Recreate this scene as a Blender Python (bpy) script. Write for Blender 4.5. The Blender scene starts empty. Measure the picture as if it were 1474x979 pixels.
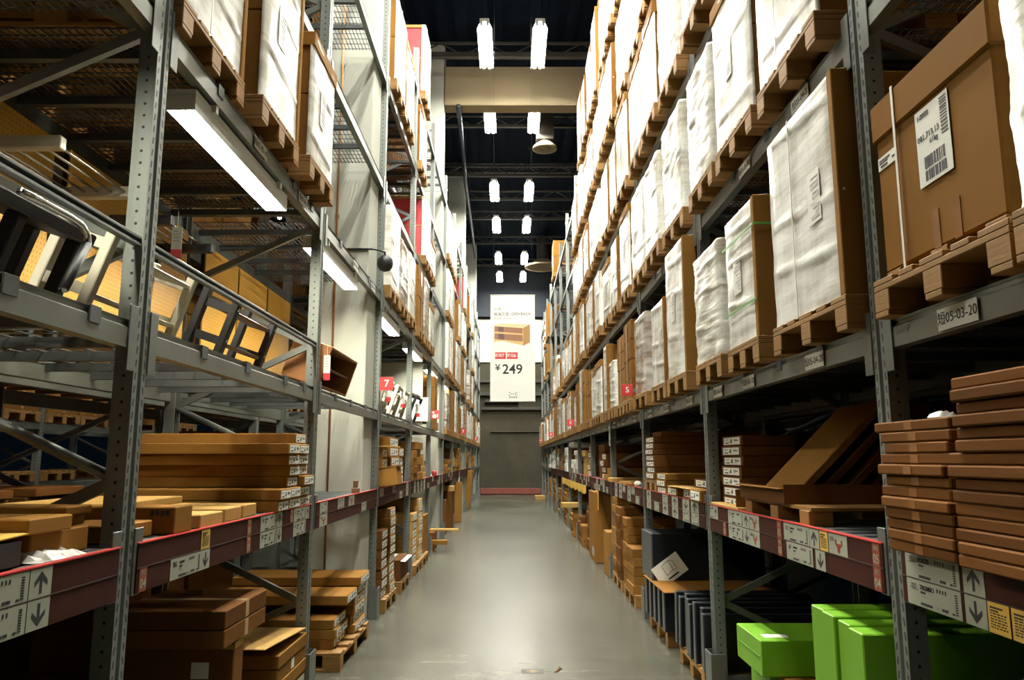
import bpy, math, random
from mathutils import Matrix, Vector, Euler
R = random.Random(7)
SC = bpy.context.scene
COL = SC.collection
PI = math.pi
XF = 1.435                 # rack face distance from the aisle centre line
Y0, BAY = 2.93, 2.70       # first visible upright, bay pitch
LV = {0: 0.0, 1: 1.34, 2: 2.18, 3: 3.48, 4: 4.77, 5: 6.06, 6: 7.38}
ORD = ['nearest', 'second', 'third', 'fourth', 'fifth', 'sixth', 'seventh', 'eighth', 'ninth', 'tenth', 'eleventh', 'twelfth', 'thirteenth', 'fourteenth']
SHELF = {0: 'floor', 1: 'lowest shelf', 2: 'second shelf', 3: 'third shelf', 4: 'fourth shelf', 5: 'fifth shelf', 6: 'top shelf'}
def py(k): return Y0 + BAY * k
def bayname(b): return ORD[b] + ' bay'

# ---------------------------------------------------------------- mesh builder
class MB:
    def __init__(s): s.v = []; s.f = []; s.m = []; s.mi = 0
    def add(s, vs, fs, M=None):
        n = len(s.v)
        s.v += [tuple(M @ Vector(v)) for v in vs] if M is not None else [tuple(v) for v in vs]
        for f in fs: s.f.append(tuple(i + n for i in f)); s.m.append(s.mi)
        return s
    def box(s, x0, x1, y0, y1, z0, z1, M=None):
        vs = [(x, y, z) for z in (z0, z1) for y in (y0, y1) for x in (x0, x1)]
        return s.add(vs, [(0, 2, 3, 1), (4, 5, 7, 6), (0, 1, 5, 4), (2, 6, 7, 3), (0, 4, 6, 2), (1, 3, 7, 5)], M)
    def cbox(s, x0, x1, y0, y1, z0, z1, c=.006, M=None):
        c = min(c, (x1 - x0) * .3, (y1 - y0) * .3, (z1 - z0) * .3)
        lo, hi = (x0, y0, z0), (x1, y1, z1)
        vs = []; idx = {}
        for sx in (0, 1):
            for sy in (0, 1):
                for sz in (0, 1):
                    sg = (sx, sy, sz)
                    for a in range(3):   # vertex lying on the face of axis a
                        p = []
                        for k in range(3):
                            e = hi[k] if sg[k] else lo[k]
                            if k != a: e += -c if sg[k] else c
                            p.append(e)
                        idx[(sx, sy, sz, a)] = len(vs); vs.append(tuple(p))
        fs = []
        for a in range(3):
            b, d = (a + 1) % 3, (a + 2) % 3
            for sa in (0, 1):
                q = []
                for sb, sd in ((0, 0), (1, 0), (1, 1), (0, 1)):
                    k = [0, 0, 0]; k[a] = sa; k[b] = sb; k[d] = sd
                    q.append(idx[(*k, a)])
                fs.append(tuple(q if sa else q[::-1]))
        for a in range(3):               # edge faces, edge direction a
            b, d = (a + 1) % 3, (a + 2) % 3
            for sb in (0, 1):
                for sd in (0, 1):
                    k0 = [0, 0, 0]; k0[b] = sb; k0[d] = sd; k1 = list(k0); k1[a] = 1
                    q = [idx[(*k0, b)], idx[(*k1, b)], idx[(*k1, d)], idx[(*k0, d)]]
                    fs.append(tuple(q if (sb == sd) else q[::-1]))
        for sx in (0, 1):
            for sy in (0, 1):
                for sz in (0, 1):
                    q = [idx[(sx, sy, sz, a)] for a in range(3)]
                    fs.append(tuple(q if (sx + sy + sz) % 2 else q[::-1]))
        return s.add(vs, fs, M)
    def bar(s, p0, p1, w, h, up=(0, 0, 1)):
        p0, p1 = Vector(p0), Vector(p1); d = p1 - p0; L = d.length; d.normalize()
        u = Vector(up)
        if abs(d.dot(u)) > .98: u = Vector((1, 0, 0))
        sx = d.cross(u).normalized(); sz = sx.cross(d)
        M = Matrix(((sx.x, d.x, sz.x, p0.x), (sx.y, d.y, sz.y, p0.y), (sx.z, d.z, sz.z, p0.z), (0, 0, 0, 1)))
        return s.box(-w / 2, w / 2, 0, L, -h / 2, h / 2, M)
    def tube(s, pts, r, n=10):
        pts = [Vector(p) for p in pts]; rings = []; ref = None
        for i, p in enumerate(pts):
            d = (pts[min(i + 1, len(pts) - 1)] - pts[max(i - 1, 0)]).normalized()
            if ref is None:
                ref = Vector((0, 0, 1)) if abs(d.z) < .9 else Vector((1, 0, 0))
            a = d.cross(ref).normalized(); ref = a.cross(d).normalized()
            rings.append([p + r * (a * math.cos(t * 2 * PI / n) + ref * math.sin(t * 2 * PI / n)) for t in range(n)])
        vs = [v for g in rings for v in g]; fs = []
        for i in range(len(pts) - 1):
            for t in range(n):
                u = (t + 1) % n
                fs.append((i * n + t, i * n + u, (i + 1) * n + u, (i + 1) * n + t))
        fs.append(tuple(range(n))[::-1]); fs.append(tuple((len(pts) - 1) * n + t for t in range(n)))
        return s.add(vs, fs)
    def lathe(s, prof, n=24, M=None):
        vs = [(r * math.cos(2 * PI * t / n), r * math.sin(2 * PI * t / n), z) for r, z in prof for t in range(n)]
        fs = []
        for i in range(len(prof) - 1):
            for t in range(n):
                u = (t + 1) % n
                fs.append((i * n + t, i * n + u, (i + 1) * n + u, (i + 1) * n + t))
        return s.add(vs, fs, M)
    def prism(s, prof, a, z0, z1, M=None):
        """closed profile swept; a='z': profile (x,y); a='y': profile (x,z)"""
        n = len(prof); vs = []
        for z in (z0, z1):
            for p in prof: vs.append((p[0], p[1], z) if a == 'z' else (p[0], z, p[1]))
        fs = [(i, (i + 1) % n, n + (i + 1) % n, n + i) for i in range(n)]
        fs += [tuple(range(n))[::-1], tuple(range(n, 2 * n))]
        return s.add(vs, fs, M)
    def mesh(s, name, mats, smooth=False):
        me = bpy.data.meshes.new(name); me.from_pydata(s.v, [], s.f)
        for m in (mats if isinstance(mats, (list, tuple)) else [mats]): me.materials.append(m)
        if any(s.m): me.polygons.foreach_set('material_index', s.m)
        if smooth: me.polygons.foreach_set('use_smooth', [True] * len(me.polygons))
        me.update(); return me
def ob(name, me, parent=None, loc=(0, 0, 0), rot=(0, 0, 0), label=None):
    o = bpy.data.objects.new(name, me); COL.objects.link(o)
    if parent is not None: o.parent = parent
    o.location = loc; o.rotation_euler = rot
    if label: o['label'] = label
    return o
def tag(o, label, cat, group=None, kind=None):
    o['label'] = label; o['category'] = cat
    if group: o['group'] = group
    if kind: o['kind'] = kind
    return o
def thing(name, label, cat, loc=(0, 0, 0), rot=(0, 0, 0), group=None):
    return tag(ob(name, None, None, loc, rot), label, cat, group)
def struct(name, me, label=None, loc=(0, 0, 0)):
    o = ob(name, me, None, loc); o['kind'] = 'structure'
    o['label'] = label or name.replace('_', ' '); o['category'] = name.split('_')[0]
    return o

# ---------------------------------------------------------------- materials
class NT:
    def __init__(s, name):
        s.mat = bpy.data.materials.new(name); s.mat.use_nodes = True
        s.t = s.mat.node_tree; s.b = s.t.nodes['Principled BSDF']; s.out = s.t.nodes['Material Output']
    def n(s, typ, **kw):
        x = s.t.nodes.new(typ)
        for k, v in kw.items():
            if k.startswith('i_'):
                key = k[2:].replace('_', ' ')
                x.inputs[key].default_value = v
            else: setattr(x, k, v)
        return x
    def l(s, a, b): s.t.links.new(a, b)
    def m(s, op, a, b=None, c=None):
        x = s.t.nodes.new('ShaderNodeMath'); x.operation = op
        for i, v in enumerate((a, b, c)):
            if v is None: continue
            if isinstance(v, (int, float)): x.inputs[i].default_value = v
            else: s.l(v, x.inputs[i])
        return x.outputs[0]
    def mix(s, f, a, b, mode='MIX'):
        x = s.t.nodes.new('ShaderNodeMix'); x.data_type = 'RGBA'; x.blend_type = mode
        for i, v in ((0, f), (6, a), (7, b)):
            if isinstance(v, (int, float)): x.inputs[i].default_value = v
            elif isinstance(v, tuple): x.inputs[i].default_value = (*v[:3], 1)
            else: s.l(v, x.inputs[i])
        return x.outputs[2]
    def ramp(s, v, stops):
        x = s.t.nodes.new('ShaderNodeValToRGB'); e = x.color_ramp.elements
        while len(e) < len(stops): e.new(.5)
        for el, (p, c) in zip(e, stops):
            el.position = p; el.color = (*c, 1) if isinstance(c, tuple) else (c, c, c, 1)
        s.l(v, x.inputs[0]); return x.outputs[0]
    def coord(s, kind='Object', scale=(1, 1, 1)):
        c = s.t.nodes.new('ShaderNodeTexCoord'); mp = s.t.nodes.new('ShaderNodeMapping')
        mp.inputs['Scale'].default_value = scale; s.l(c.outputs[kind], mp.inputs[0]); return mp.outputs[0]
    def noise(s, vec, scale, detail=3, rough=.55):
        x = s.n('ShaderNodeTexNoise', i_Scale=scale, i_Detail=detail, i_Roughness=rough); s.l(vec, x.inputs['Vector']); return x.outputs['Fac']
    def bump(s, h, st=.3, dist=.01):
        x = s.n('ShaderNodeBump', i_Strength=st, i_Distance=dist); s.l(h, x.inputs['Height']); s.l(x.outputs[0], s.b.inputs['Normal'])
    def set(s, **kw):
        for k, v in kw.items():
            key = k.replace('_', ' ')
            i = s.b.inputs[key]
            if isinstance(v, (int, float)): i.default_value = v
            elif isinstance(v, tuple): i.default_value = (*v, 1)
            else: s.l(v, i)
        return s.mat
def plain(name, col, rough=.5, metal=0., vary=.12, scale=6, spec=.5):
    t = NT(name); nz = t.noise(t.coord(), scale)
    c = t.mix(nz, tuple(x * (1 - vary) for x in col), tuple(min(1, x * (1 + vary)) for x in col))
    t.set(Base_Color=c, Roughness=rough, Metallic=metal); t.b.inputs['Specular IOR Level'].default_value = spec
    return t.mat
def kraft(name, a, b, stripes=0.):
    t = NT(name); v = t.coord()
    oi = t.n('ShaderNodeObjectInfo')
    base = t.mix(oi.outputs['Random'], a, b)
    n1 = t.noise(v, 3.5, 4); n2 = t.noise(t.coord('Object', (4, 4, 90)), 3, 2)
    c = t.mix(t.m('MULTIPLY', n1, .45), base, tuple(x * .62 for x in a))
    c = t.mix(t.m('MULTIPLY', n2, .16), c, tuple(min(1, x * 1.3) for x in b))
    if stripes:
        w = t.n('ShaderNodeTexWave', i_Scale=3.0, i_Distortion=.4); w.bands_direction = 'X'; t.l(v, w.inputs[0])
        c = t.mix(t.m('MULTIPLY', t.m('POWER', w.outputs['Fac'], 6.), stripes), c, tuple(x * .55 for x in a))
    t.set(Base_Color=c, Roughness=.7); t.b.inputs['Specular IOR Level'].default_value = .05
    t.bump(n1, .08, .01); return t.mat
def film(name, a, b, rough=.26, see=0., bmp=.26):
    t = NT(name)
    oi = t.n('ShaderNodeObjectInfo')
    off = t.n('ShaderNodeVectorMath', operation='ADD'); c0 = t.coord()
    t.l(c0, off.inputs[0]); k = t.n('ShaderNodeCombineXYZ'); t.l(t.m('MULTIPLY', oi.outputs['Random'], 37.), k.inputs[0]); t.l(k.outputs[0], off.inputs[1]); v = off.outputs[0]
    mp = t.n('ShaderNodeMapping'); mp.inputs['Rotation'].default_value = (.62, 0, 0); mp.inputs['Scale'].default_value = (1, .8, 7); t.l(v, mp.inputs[0])
    n1 = t.noise(mp.outputs[0], 2.2, 5, .6)
    mp2 = t.n('ShaderNodeMapping'); mp2.inputs['Scale'].default_value = (1, 4, .5); t.l(v, mp2.inputs[0])
    n2 = t.noise(mp2.outputs[0], 2.4, 3); n3 = t.noise(v, 2.2, 3)
    f = t.m('ADD', t.m('MULTIPLY', n1, .38), t.m('ADD', t.m('MULTIPLY', n2, .22), t.m('MULTIPLY', n3, .42)))
    c = t.ramp(f, [(.40, b), (.5, tuple(x * .65 + y * .35 for x, y in zip(a, b))), (.58, a)])
    t.set(Base_Color=c, Roughness=rough); t.bump(n1, bmp, .012)
    if see:
        tr = t.n('ShaderNodeBsdfTransparent'); mx = t.n('ShaderNodeMixShader')
        fac = t.ramp(f, [(.42, see), (.6, see * .25)])
        t.l(fac, mx.inputs[0]); t.l(t.b.outputs[0], mx.inputs[1]); t.l(tr.outputs[0], mx.inputs[2]); t.l(mx.outputs[0], t.out.inputs[0])
    return t.mat
def steel_holes(name, col):
    """galvanised upright: slots on the front face, round holes on the flanks, 50 mm pitch"""
    t = NT(name); c = t.n('ShaderNodeTexCoord'); s = t.n('ShaderNodeSeparateXYZ'); t.l(c.outputs['Object'], s.inputs[0])
    X, Y, Z = s.outputs; g = t.n('ShaderNodeNewGeometry')
    vt = t.n('ShaderNodeVectorTransform', vector_type='NORMAL', convert_from='WORLD', convert_to='OBJECT'); t.l(g.outputs['True Normal'], vt.inputs[0])
    ns = t.n('ShaderNodeSeparateXYZ'); t.l(vt.outputs[0], ns.inputs[0])
    fz = t.m('SUBTRACT', t.m('FRACT', t.m('DIVIDE', Z, .05)), .5); dz = t.m('MULTIPLY', fz, .05)
    dx = t.m('SUBTRACT', X, .036); rr = t.m('SQRT', t.m('ADD', t.m('MULTIPLY', dx, dx), t.m('MULTIPLY', dz, dz)))
    side = t.m('MULTIPLY', t.m('LESS_THAN', rr, .0062), t.m('GREATER_THAN', t.m('ABSOLUTE', ns.outputs[1]), .7))
    dy = t.m('SUBTRACT', t.m('ABSOLUTE', Y), .034); dy = t.m('ADD', dy, t.m('MULTIPLY', dz, .18))
    slot = t.m('MULTIPLY', t.m('LESS_THAN', t.m('ABSOLUTE', dy), .0052), t.m('LESS_THAN', t.m('ABSOLUTE', dz), .014))
    front = t.m('MULTIPLY', slot, t.m('GREATER_THAN', t.m('ABSOLUTE', ns.outputs[0]), .7))
    hole = t.m('MAXIMUM', side, front)
    nz = t.noise(t.coord('Object', (5, 5, 1.2)), 4, 4)
    base = t.mix(nz, tuple(x * .72 for x in col), tuple(x * 1.2 for x in col))
    t.set(Base_Color=t.mix(hole, base, (.004, .006, .008)), Roughness=.48, Metallic=t.m('MULTIPLY', t.m('SUBTRACT', 1., hole), .55))
    return t.mat
M = {}
M['post'] = steel_holes('galvanised_upright', (.22, .24, .225))
M['steel'] = plain('galvanised_steel', (.19, .205, .195), .42, .6, .28, 5)
M['steel_dark'] = plain('dull_steel', (.10, .11, .115), .5, .5, .25, 7)
M['beam'] = plain('beam_steel', (.19, .205, .185), .38, .55, .35, 3)
M['wire'] = plain('wire_steel', (.10, .105, .11), .5, .4, .2, 5)
M['chrome'] = plain('chrome_tube', (.75, .75, .74), .16, 1., .05)
M['kraft'] = kraft('kraft_board', (.185, .082, .018), (.31, .155, .036))
M['kraftp'] = kraft('kraft_board_printed', (.235, .108, .024), (.33, .165, .04))
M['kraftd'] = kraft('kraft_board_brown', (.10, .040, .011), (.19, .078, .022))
M['kraftl'] = kraft('kraft_board_light', (.42, .25, .08), (.48, .295, .10))
M['film'] = film('stretch_film_white', (.86, .86, .80), (.48, .43, .33), bmp=.6)
M['filmw'] = film('stretch_film_milky', (.93, .93, .89), (.46, .43, .345))
M['clear'] = film('stretch_film_clear', (.88, .86, .8), (.6, .55, .45), .2, .75)
M['tape'] = plain('packing_tape', (.42, .26, .13), .18, 0, .1)
M['cleartape'] = plain('shiny_tape', (.26, .115, .042), .14, 0, .25, 20)
M['strap'] = plain('white_strap', (.8, .78, .7), .35)
M['green_strap'] = plain('green_strap', (.16, .42, .1), .35)
M['paper'] = plain('white_paper', (.78, .78, .7), .6, 0, .04)
M['shelf_paper'] = plain('shelf_card_paper', (.33, .34, .275), .55, 0, .08)
M['ink'] = plain('black_ink', (.015, .017, .02), .6, 0, 0)
M['grey_ink'] = plain('grey_ink', (.28, .28, .27), .6, 0, 0)
M['pale_ink'] = plain('pale_grey_ink', (.5, .5, .5), .6, 0, 0)
M['red'] = plain('sign_red', (.62, .045, .05), .4, 0, .05)
M['orange'] = plain('shelf_number_orange', (.26, .05, .018), .5, 0, .12)
M['maroon'] = plain('maroon_shelf_strip', (.045, .014, .010), .6, 0, .35, 9, .08)
M['redtape'] = plain('red_edge_tape', (.62, .06, .055), .35, 0, .2)
M['yellow'] = plain('yellow_notice', (.68, .42, .07), .55, 0, .1)
M['black'] = plain('black_lacquer', (.007, .007, .009), .55, 0, .1)
M['black_panel'] = plain('black_foil_panel', (.010, .012, .015), .3, 0, .2)
M['black_edge'] = plain('grey_edge_panel', (.055, .062, .066), .35, 0, .15)
M['cream'] = plain('cream_lacquer', (.72, .68, .55), .4, 0, .06)
M['brownwood'] = plain('brown_shelf_wood', (.2, .1, .05), .4, 0, .2)
M['green'] = plain('lime_green_card', (.155, .38, .014), .42, 0, .12, 4)
M['redbox'] = plain('red_carton_print', (.62, .06, .07), .45, 0, .12)
M['white_card'] = plain('white_carton_print', (.78, .77, .71), .4, 0, .06)
M['dark_metal'] = plain('dark_ceiling_metal', (.012, .017, .026), .5, .3, .2)
M['ceil_beige'] = plain('ceiling_rail_paint', (.035, .032, .025), .5, 0, .2)
M['white_metal'] = plain('white_enamel', (.75, .75, .71), .35, 0, .04)
M['copper'] = plain('copper_pipe', (.45, .2, .07), .4, .5, .2)
def wood(name, a, b):
    t = NT(name); v = t.coord('Object', (1.5, 1.5, 14)); oi = t.n('ShaderNodeObjectInfo')
    n = t.noise(v, 4, 5, .65); n2 = t.noise(t.coord(), 2.5, 2)
    c = t.mix(n, a, b); c = t.mix(t.m('MULTIPLY', n2, .5), c, tuple(x * .5 for x in a)); c = t.mix(t.m('MULTIPLY', oi.outputs['Random'], .3), c, tuple(x * .72 for x in a))
    t.set(Base_Color=c, Roughness=.65); t.bump(n, .2, .006); return t.mat
M['pine'] = wood('pallet_pine', (.22, .10, .02), (.47, .25, .055))
M['acacia'] = wood('acacia_veneer', (.34, .12, .035), (.50, .24, .08))
def mk_peg():
    t = NT('perforated_hardboard'); c = t.n('ShaderNodeTexCoord'); s = t.n('ShaderNodeSeparateXYZ'); t.l(c.outputs['Object'], s.inputs[0])
    fy = t.m('SUBTRACT', t.m('FRACT', t.m('DIVIDE', s.outputs[1], .027)), .5); fz = t.m('SUBTRACT', t.m('FRACT', t.m('DIVIDE', s.outputs[2], .027)), .5)
    r = t.m('SQRT', t.m('ADD', t.m('MULTIPLY', fy, fy), t.m('MULTIPLY', fz, fz)))
    nz = t.noise(t.coord(), 3, 3)
    base = t.mix(nz, (.62, .31, .035), (.72, .39, .055))
    t.set(Base_Color=t.mix(t.m('LESS_THAN', r, .13), base, (.16, .08, .02)), Roughness=.5); return t.mat
M['peg'] = mk_peg()
def mk_floor():
    t = NT('sealed_concrete'); v = t.coord('Object', (1, .55, 1))
    n1 = t.noise(v, .55, 4, .5); n2 = t.noise(t.coord('Object', (.45, 3.2, 1)), 2.2, 5, .65); n3 = t.noise(v, 9, 3)
    f = t.m('ADD', t.m('MULTIPLY', n1, .42), t.m('ADD', t.m('MULTIPLY', n2, .44), t.m('MULTIPLY', n3, .14)))
    c = t.ramp(f, [(.36, (.040, .040, .027)), (.5, (.074, .075, .056)), (.62, (.125, .126, .098))])
    s = t.n('ShaderNodeSeparateXYZ'); t.l(t.coord(), s.inputs[0])
    j = t.m('LESS_THAN', t.m('ABSOLUTE', t.m('SUBTRACT', t.m('FRACT', t.m('DIVIDE', s.outputs[1], 4.05)), .5)), .0016)
    c = t.mix(j, c, (.12, .115, .09))
    t.set(Base_Color=c, Roughness=.27)
    t.b.inputs['Specular IOR Level'].default_value = .38
    return t.mat
M['floor'] = mk_floor()
def mk_wall(name, a, b, sc=1.3, br=False):
    t = NT(name); n = t.noise(t.coord(), sc, 6, .6); c = t.mix(n, a, b)
    if br:
        bk = t.n('ShaderNodeTexBrick', i_Scale=1.0); bk.inputs['Brick Width'].default_value = 1.2; bk.inputs['Row Height'].default_value = .6; bk.inputs['Mortar Size'].default_value = .006
        mp = t.n('ShaderNodeMapping'); mp.inputs['Rotation'].default_value = (PI / 2, 0, 0); cc = t.n('ShaderNodeTexCoord'); t.l(cc.outputs['Object'], mp.inputs[0]); t.l(mp.outputs[0], bk.inputs[0])
        bk.inputs['Color1'].default_value = (1, 1, 1, 1); bk.inputs['Color2'].default_value = (.88, .88, .88, 1); bk.inputs['Mortar'].default_value = (.7, .7, .7, 1)
        c = t.mix(1., c, bk.outputs[0], 'MULTIPLY')
    t.set(Base_Color=c, Roughness=.8); t.b.inputs['Specular IOR Level'].default_value = .06; return t.mat
M['block'] = mk_wall('grey_block_wall', (.045, .042, .030), (.095, .087, .063), 1.6, True)
M['column'] = mk_wall('pale_column_paint', (.40, .41, .36), (.48, .49, .43), .9)
M['concrete'] = mk_wall('pale_beam_concrete', (.27, .215, .135), (.33, .27, .17), 1.2)
M['wallboard'] = mk_wall('white_wallboard', (.84, .84, .80), (.9, .9, .86), .8)
M['navywall'] = mk_wall('dark_hall_wall', (.03, .035, .045), (.045, .05, .06))
M['ceiling'] = mk_wall('dark_roof_sheet', (.002, .0055, .013), (.004, .009, .019), .6)
def emit(name, col, st):
    t = NT(name); t.set(Base_Color=(.9, .9, .85), Emission_Color=col, Emission_Strength=st); return t.mat
M['tube'] = emit('fluorescent_tube_light', (1, .98, .86), 430.)
M['batten'] = emit('batten_tube_light', (1, .95, .76), 190.)
M['spot'] = emit('distant_lamp_light', (1, .95, .8), 30.)

# ---------------------------------------------------------------- text
_tc = {}
def text_mesh(body, size, mat, align='CENTER', bold=0.):
    key = (body, size, mat, align, bold)
    if key in _tc: return _tc[key]
    cu = bpy.data.curves.new('lettering', 'FONT'); cu.body = body; cu.size = size; cu.align_x = align; cu.align_y = 'CENTER'
    cu.offset = bold * size; cu.extrude = .0004; cu.resolution_u = 3
    o = bpy.data.objects.new('lettering', cu); COL.objects.link(o)
    dg = bpy.context.evaluated_depsgraph_get()
    me = bpy.data.meshes.new_from_object(o.evaluated_get(dg)); bpy.data.objects.remove(o)
    me.materials.clear(); me.materials.append(M[mat]); me.name = 'lettering'
    _tc[key] = me; return me
# text lies in its local XY plane; rotation that makes it upright facing a direction
FACE = {'-y': (PI / 2, 0, 0), '+x': (PI / 2, 0, PI / 2), '-x': (PI / 2, 0, -PI / 2)}

# ---------------------------------------------------------------- camera / render settings
Fpx, Wd, Hd = 1095., 1474., 979.
pitch = math.atan(170.5 / Fpx); yaw = math.atan(2 / Fpx * math.cos(pitch))
CAMH = 1.664
cam = bpy.data.cameras.new('camera'); cam.sensor_width = 36; cam.lens = Fpx / Wd * 36; cam.clip_end = 200; cam.clip_start = .02
co = bpy.data.objects.new('camera', cam); COL.objects.link(co)
co.location = (0, 0, CAMH); co.rotation_euler = (PI / 2 + pitch, 0, -yaw); SC.camera = co
_ci = (Matrix.Translation(co.location) @ Euler(co.rotation_euler).to_matrix().to_4x4()).inverted()
def inframe(x, y, z, m=30):
    p = _ci @ Vector((x, y, z))
    if p.z > -.1: return False
    u = Wd / 2 + Fpx * p.x / -p.z; v = Hd / 2 - Fpx * p.y / -p.z
    return -m < u < Wd + m and -m < v < Hd + m
vs = SC.view_settings; vs.view_transform = 'Standard'; vs.look = 'None'; vs.gamma = 1; vs.exposure = -0.22; vs.use_curve_mapping = False
w = bpy.data.worlds.new('dim_hall'); SC.world = w; w.use_nodes = True
w.node_tree.nodes['Background'].inputs[0].default_value = (.0012, .0030, .0050, 1); w.node_tree.nodes['Background'].inputs[1].default_value = 1.
cy = SC.cycles; cy.use_denoising = True; cy.max_bounces = 6; cy.diffuse_bounces = 3; cy.glossy_bounces = 3; cy.transparent_max_bounces = 8; cy.transmission_bounces = 2
cy.sample_clamp_indirect = 4.; cy.use_light_tree = True; cy.caustics_reflective = False; cy.caustics_refractive = False
try: cy.denoiser = 'OPENIMAGEDENOISE'
except Exception: pass

# ================================================================= SETTING
YW = 36.0
struct('floor', MB().box(-14, 14, -5, YW + .3, -.2, 0).mesh('floor', M['floor']), 'polished grey concrete warehouse floor')
mb = MB(); 
for i in range(70):
    x = -14 + .4 * i; mb.box(x, x + .22, -5, YW + .3, 10.9, 10.98)
mb.box(-14, 14, -5, YW + .3, 10.98, 11.2)
struct('ceiling', mb.mesh('ceiling', M['ceiling']), 'dark corrugated sheet roof high above the aisle')
struct('wall_far', MB().box(-14, 14, YW, YW + .3, 0, 11.2).mesh('wall_far', M['block']), 'grey block wall at the end of the aisle')
mb = MB().box(-1.85, 1.75, YW - .07, YW, 6.2, 8.25)
struct('trim_1', mb.mesh('trim_1', M['wallboard']), 'bright white board high on the end wall behind the hanging banner')
mb = MB().box(-14, 14, YW - .35, YW, 8.35, 10.9)
struct('trim_2', mb.mesh('trim_2', M['navywall']), 'dark band of end wall under the roof')
for i, (z, hh, x0, x1, d) in enumerate(((4.62, .12, -1.5, 1.5, .2), (4.3, .1, -1.2, .35, .25), (3.95, .1, -1.35, 1.5, .18), (5.25, .14, -1.5, 1.5, .12))):
    mb = MB().cbox(x0, x1, YW - d, YW, z, z + hh, .01); mb.cbox(x0, x1, YW - d - .03, YW - d + .04, z - .03, z + .01, .005)
    struct('trim_%d' % (i + 3), mb.mesh('trim', M['ceil_beige']), 'horizontal grey ledge on the end wall, %s from the bottom' % ['third', 'second', 'lowest', 'topmost'][i])
mb = MB().cbox(-.95, 1.5, YW - .1, YW, 2.88, 2.93, .01)
struct('trim_7', mb.mesh('trim', M['ceil_beige']), 'thin brown rail crossing the end wall')
struct('baseboard_far', MB().cbox(-1.4, 1.4, YW - .06, YW, .03, .3, .01).mesh('baseboard', plain('red_brown_kerb', (.22, .055, .04), .5, 0, .3, 4)), 'red-brown skirting along the foot of the end wall')
for k, yc in enumerate((8.2, 16.3, 24.4, 32.5)):
    mb = MB().cbox(-2.05, -1.49, yc - .45, yc + .04, 0, 10.9, .012)
    struct('column_%d' % (k + 1), mb.mesh('column', M['column']), '%s pale square building column standing in the left rack' % ORD[k])
for k, yc in enumerate((15.3,)):
    mb = MB().cbox(-1.48, 13.9, 15.93, 16.34, 9.44, 10.36, .015)
    struct('beam_1', mb.mesh('concrete_beam', M['concrete']), 'pale concrete beam crossing high over the aisle')
# roof rails, purlins and pipes
for i, (y, z, r) in enumerate(((13.3, 10.35, .05), (15.0, 10.1, .07), (18.9, 10.3, .05), (21.9, 10.1, .06), (22.9, 10.6, .05), (24.6, 10.3, .05), (27.0, 10.4, .06), (30.6, 10.5, .05), (33.5, 10.3, .05))):
    mb = MB().bar((-9, y, z), (9, y, z), r * 1.6, r * 1.6); mb.bar((-9, y, z + .28), (9, y, z + .28), .05, .05)
    for q in range(19): mb.bar((-9 + q, y, z), (-8.5 + q, y, z + .28), .025, .025); mb.bar((-8.5 + q, y, z + .28), (-8 + q, y, z), .025, .025)
    for q in (-7, -2.2, 2.2, 7): mb.bar((q, y, z), (q, y, 10.92), .03, .03)
    tag(ob('roof_truss', mb.mesh('roof_truss', M['ceil_beige'])), 'dark beige roof truss across the aisle, %s from the camera' % ORD[i], 'truss', 'roof trusses')
t = thing('ceiling_pipe', 'dark round pipe running along the roof left of the lamps', 'pipe')
mb = MB(); mb.tube([(-1.15, 15.7, 9.3), (-1.35, 22, 9.8), (-1.5, 31.5, 10.1)], .055); ob('pipe', mb.mesh('pipe', M['dark_metal'], True), t)
for q in (17, 20, 23, 26, 29):
    f = (q - 15.7) / 15.8; x = -1.15 - .35 * f; z = 9.35 + .75 * min(1, f * 1.4)
    ob('pipe_hanger', MB().bar((x, q, z), (x, q, 10.92), .03, .03).mesh('pipe_hanger', M['dark_metal']), t)
t = thing('ceiling_vent', 'round pale air vent on a square duct under the roof', 'vent', (.86, 18.2, 0))
mb = MB().cbox(-.22, .22, -.22, .22, 9.55, 10.9, .02); ob('duct', mb.mesh('duct', M['ceil_beige']), t)
mb = MB().lathe([(.16, 9.55), (.3, 9.42), (.31, 9.36), (.26, 9.36), (.22, 9.4), (.13, 9.4), (.12, 9.36), (.05, 9.36), (.0, 9.36)]); ob('diffuser', mb.mesh('diffuser', M['concrete'], True), t)
t = thing('ceiling_vent', 'wide round air vent under the roof beside the end of the right rack', 'vent', (1.35, 31.0, 0))
ob('duct', MB().lathe([(.25, 10.9), (.25, 9.9)]).mesh('duct', M['ceil_beige'], True), t)
ob('diffuser', MB().lathe([(.25, 9.9), (.75, 9.62), (.77, 9.56), (.6, 9.56), (.3, 9.62), (0, 9.62)]).mesh('diffuser', M['concrete'], True), t)

# ================================================================= LAMPS
mb = MB().cbox(-.09, .09, -.8, .8, .06, .13, .01); mb.add([(-.135, -.74, -.05), (-.08, -.74, .07), (-.08, .74, .07), (-.135, .74, -.05)], [(0, 1, 2, 3)]); mb.add([(.135, -.74, -.05), (.08, -.74, .07), (.08, .74, .07), (.135, .74, -.05)], [(0, 3, 2, 1)])
lm_h = mb.mesh('housing', M['white_metal'])
lm_t = MB().tube([(0, -.76, 0), (0, .76, 0)], .042, 12).mesh('tube', M['tube'], True)
lm_w = MB().tube([(0, 0, 0), (0, 0, 1.2)], .006, 6).mesh('hanger', M['dark_metal'])
lm_e = MB().cbox(-.028, .028, -.02, .02, -.03, .09, .004).mesh('lamp_holder', M['white_metal'])
LROWS = ((3.3), (5.9), (9.1), (14.0), (17.2), (22.3), (25.7), (30.2), (33.4))  # first unseen pair is added to light the near upper loads
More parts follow.
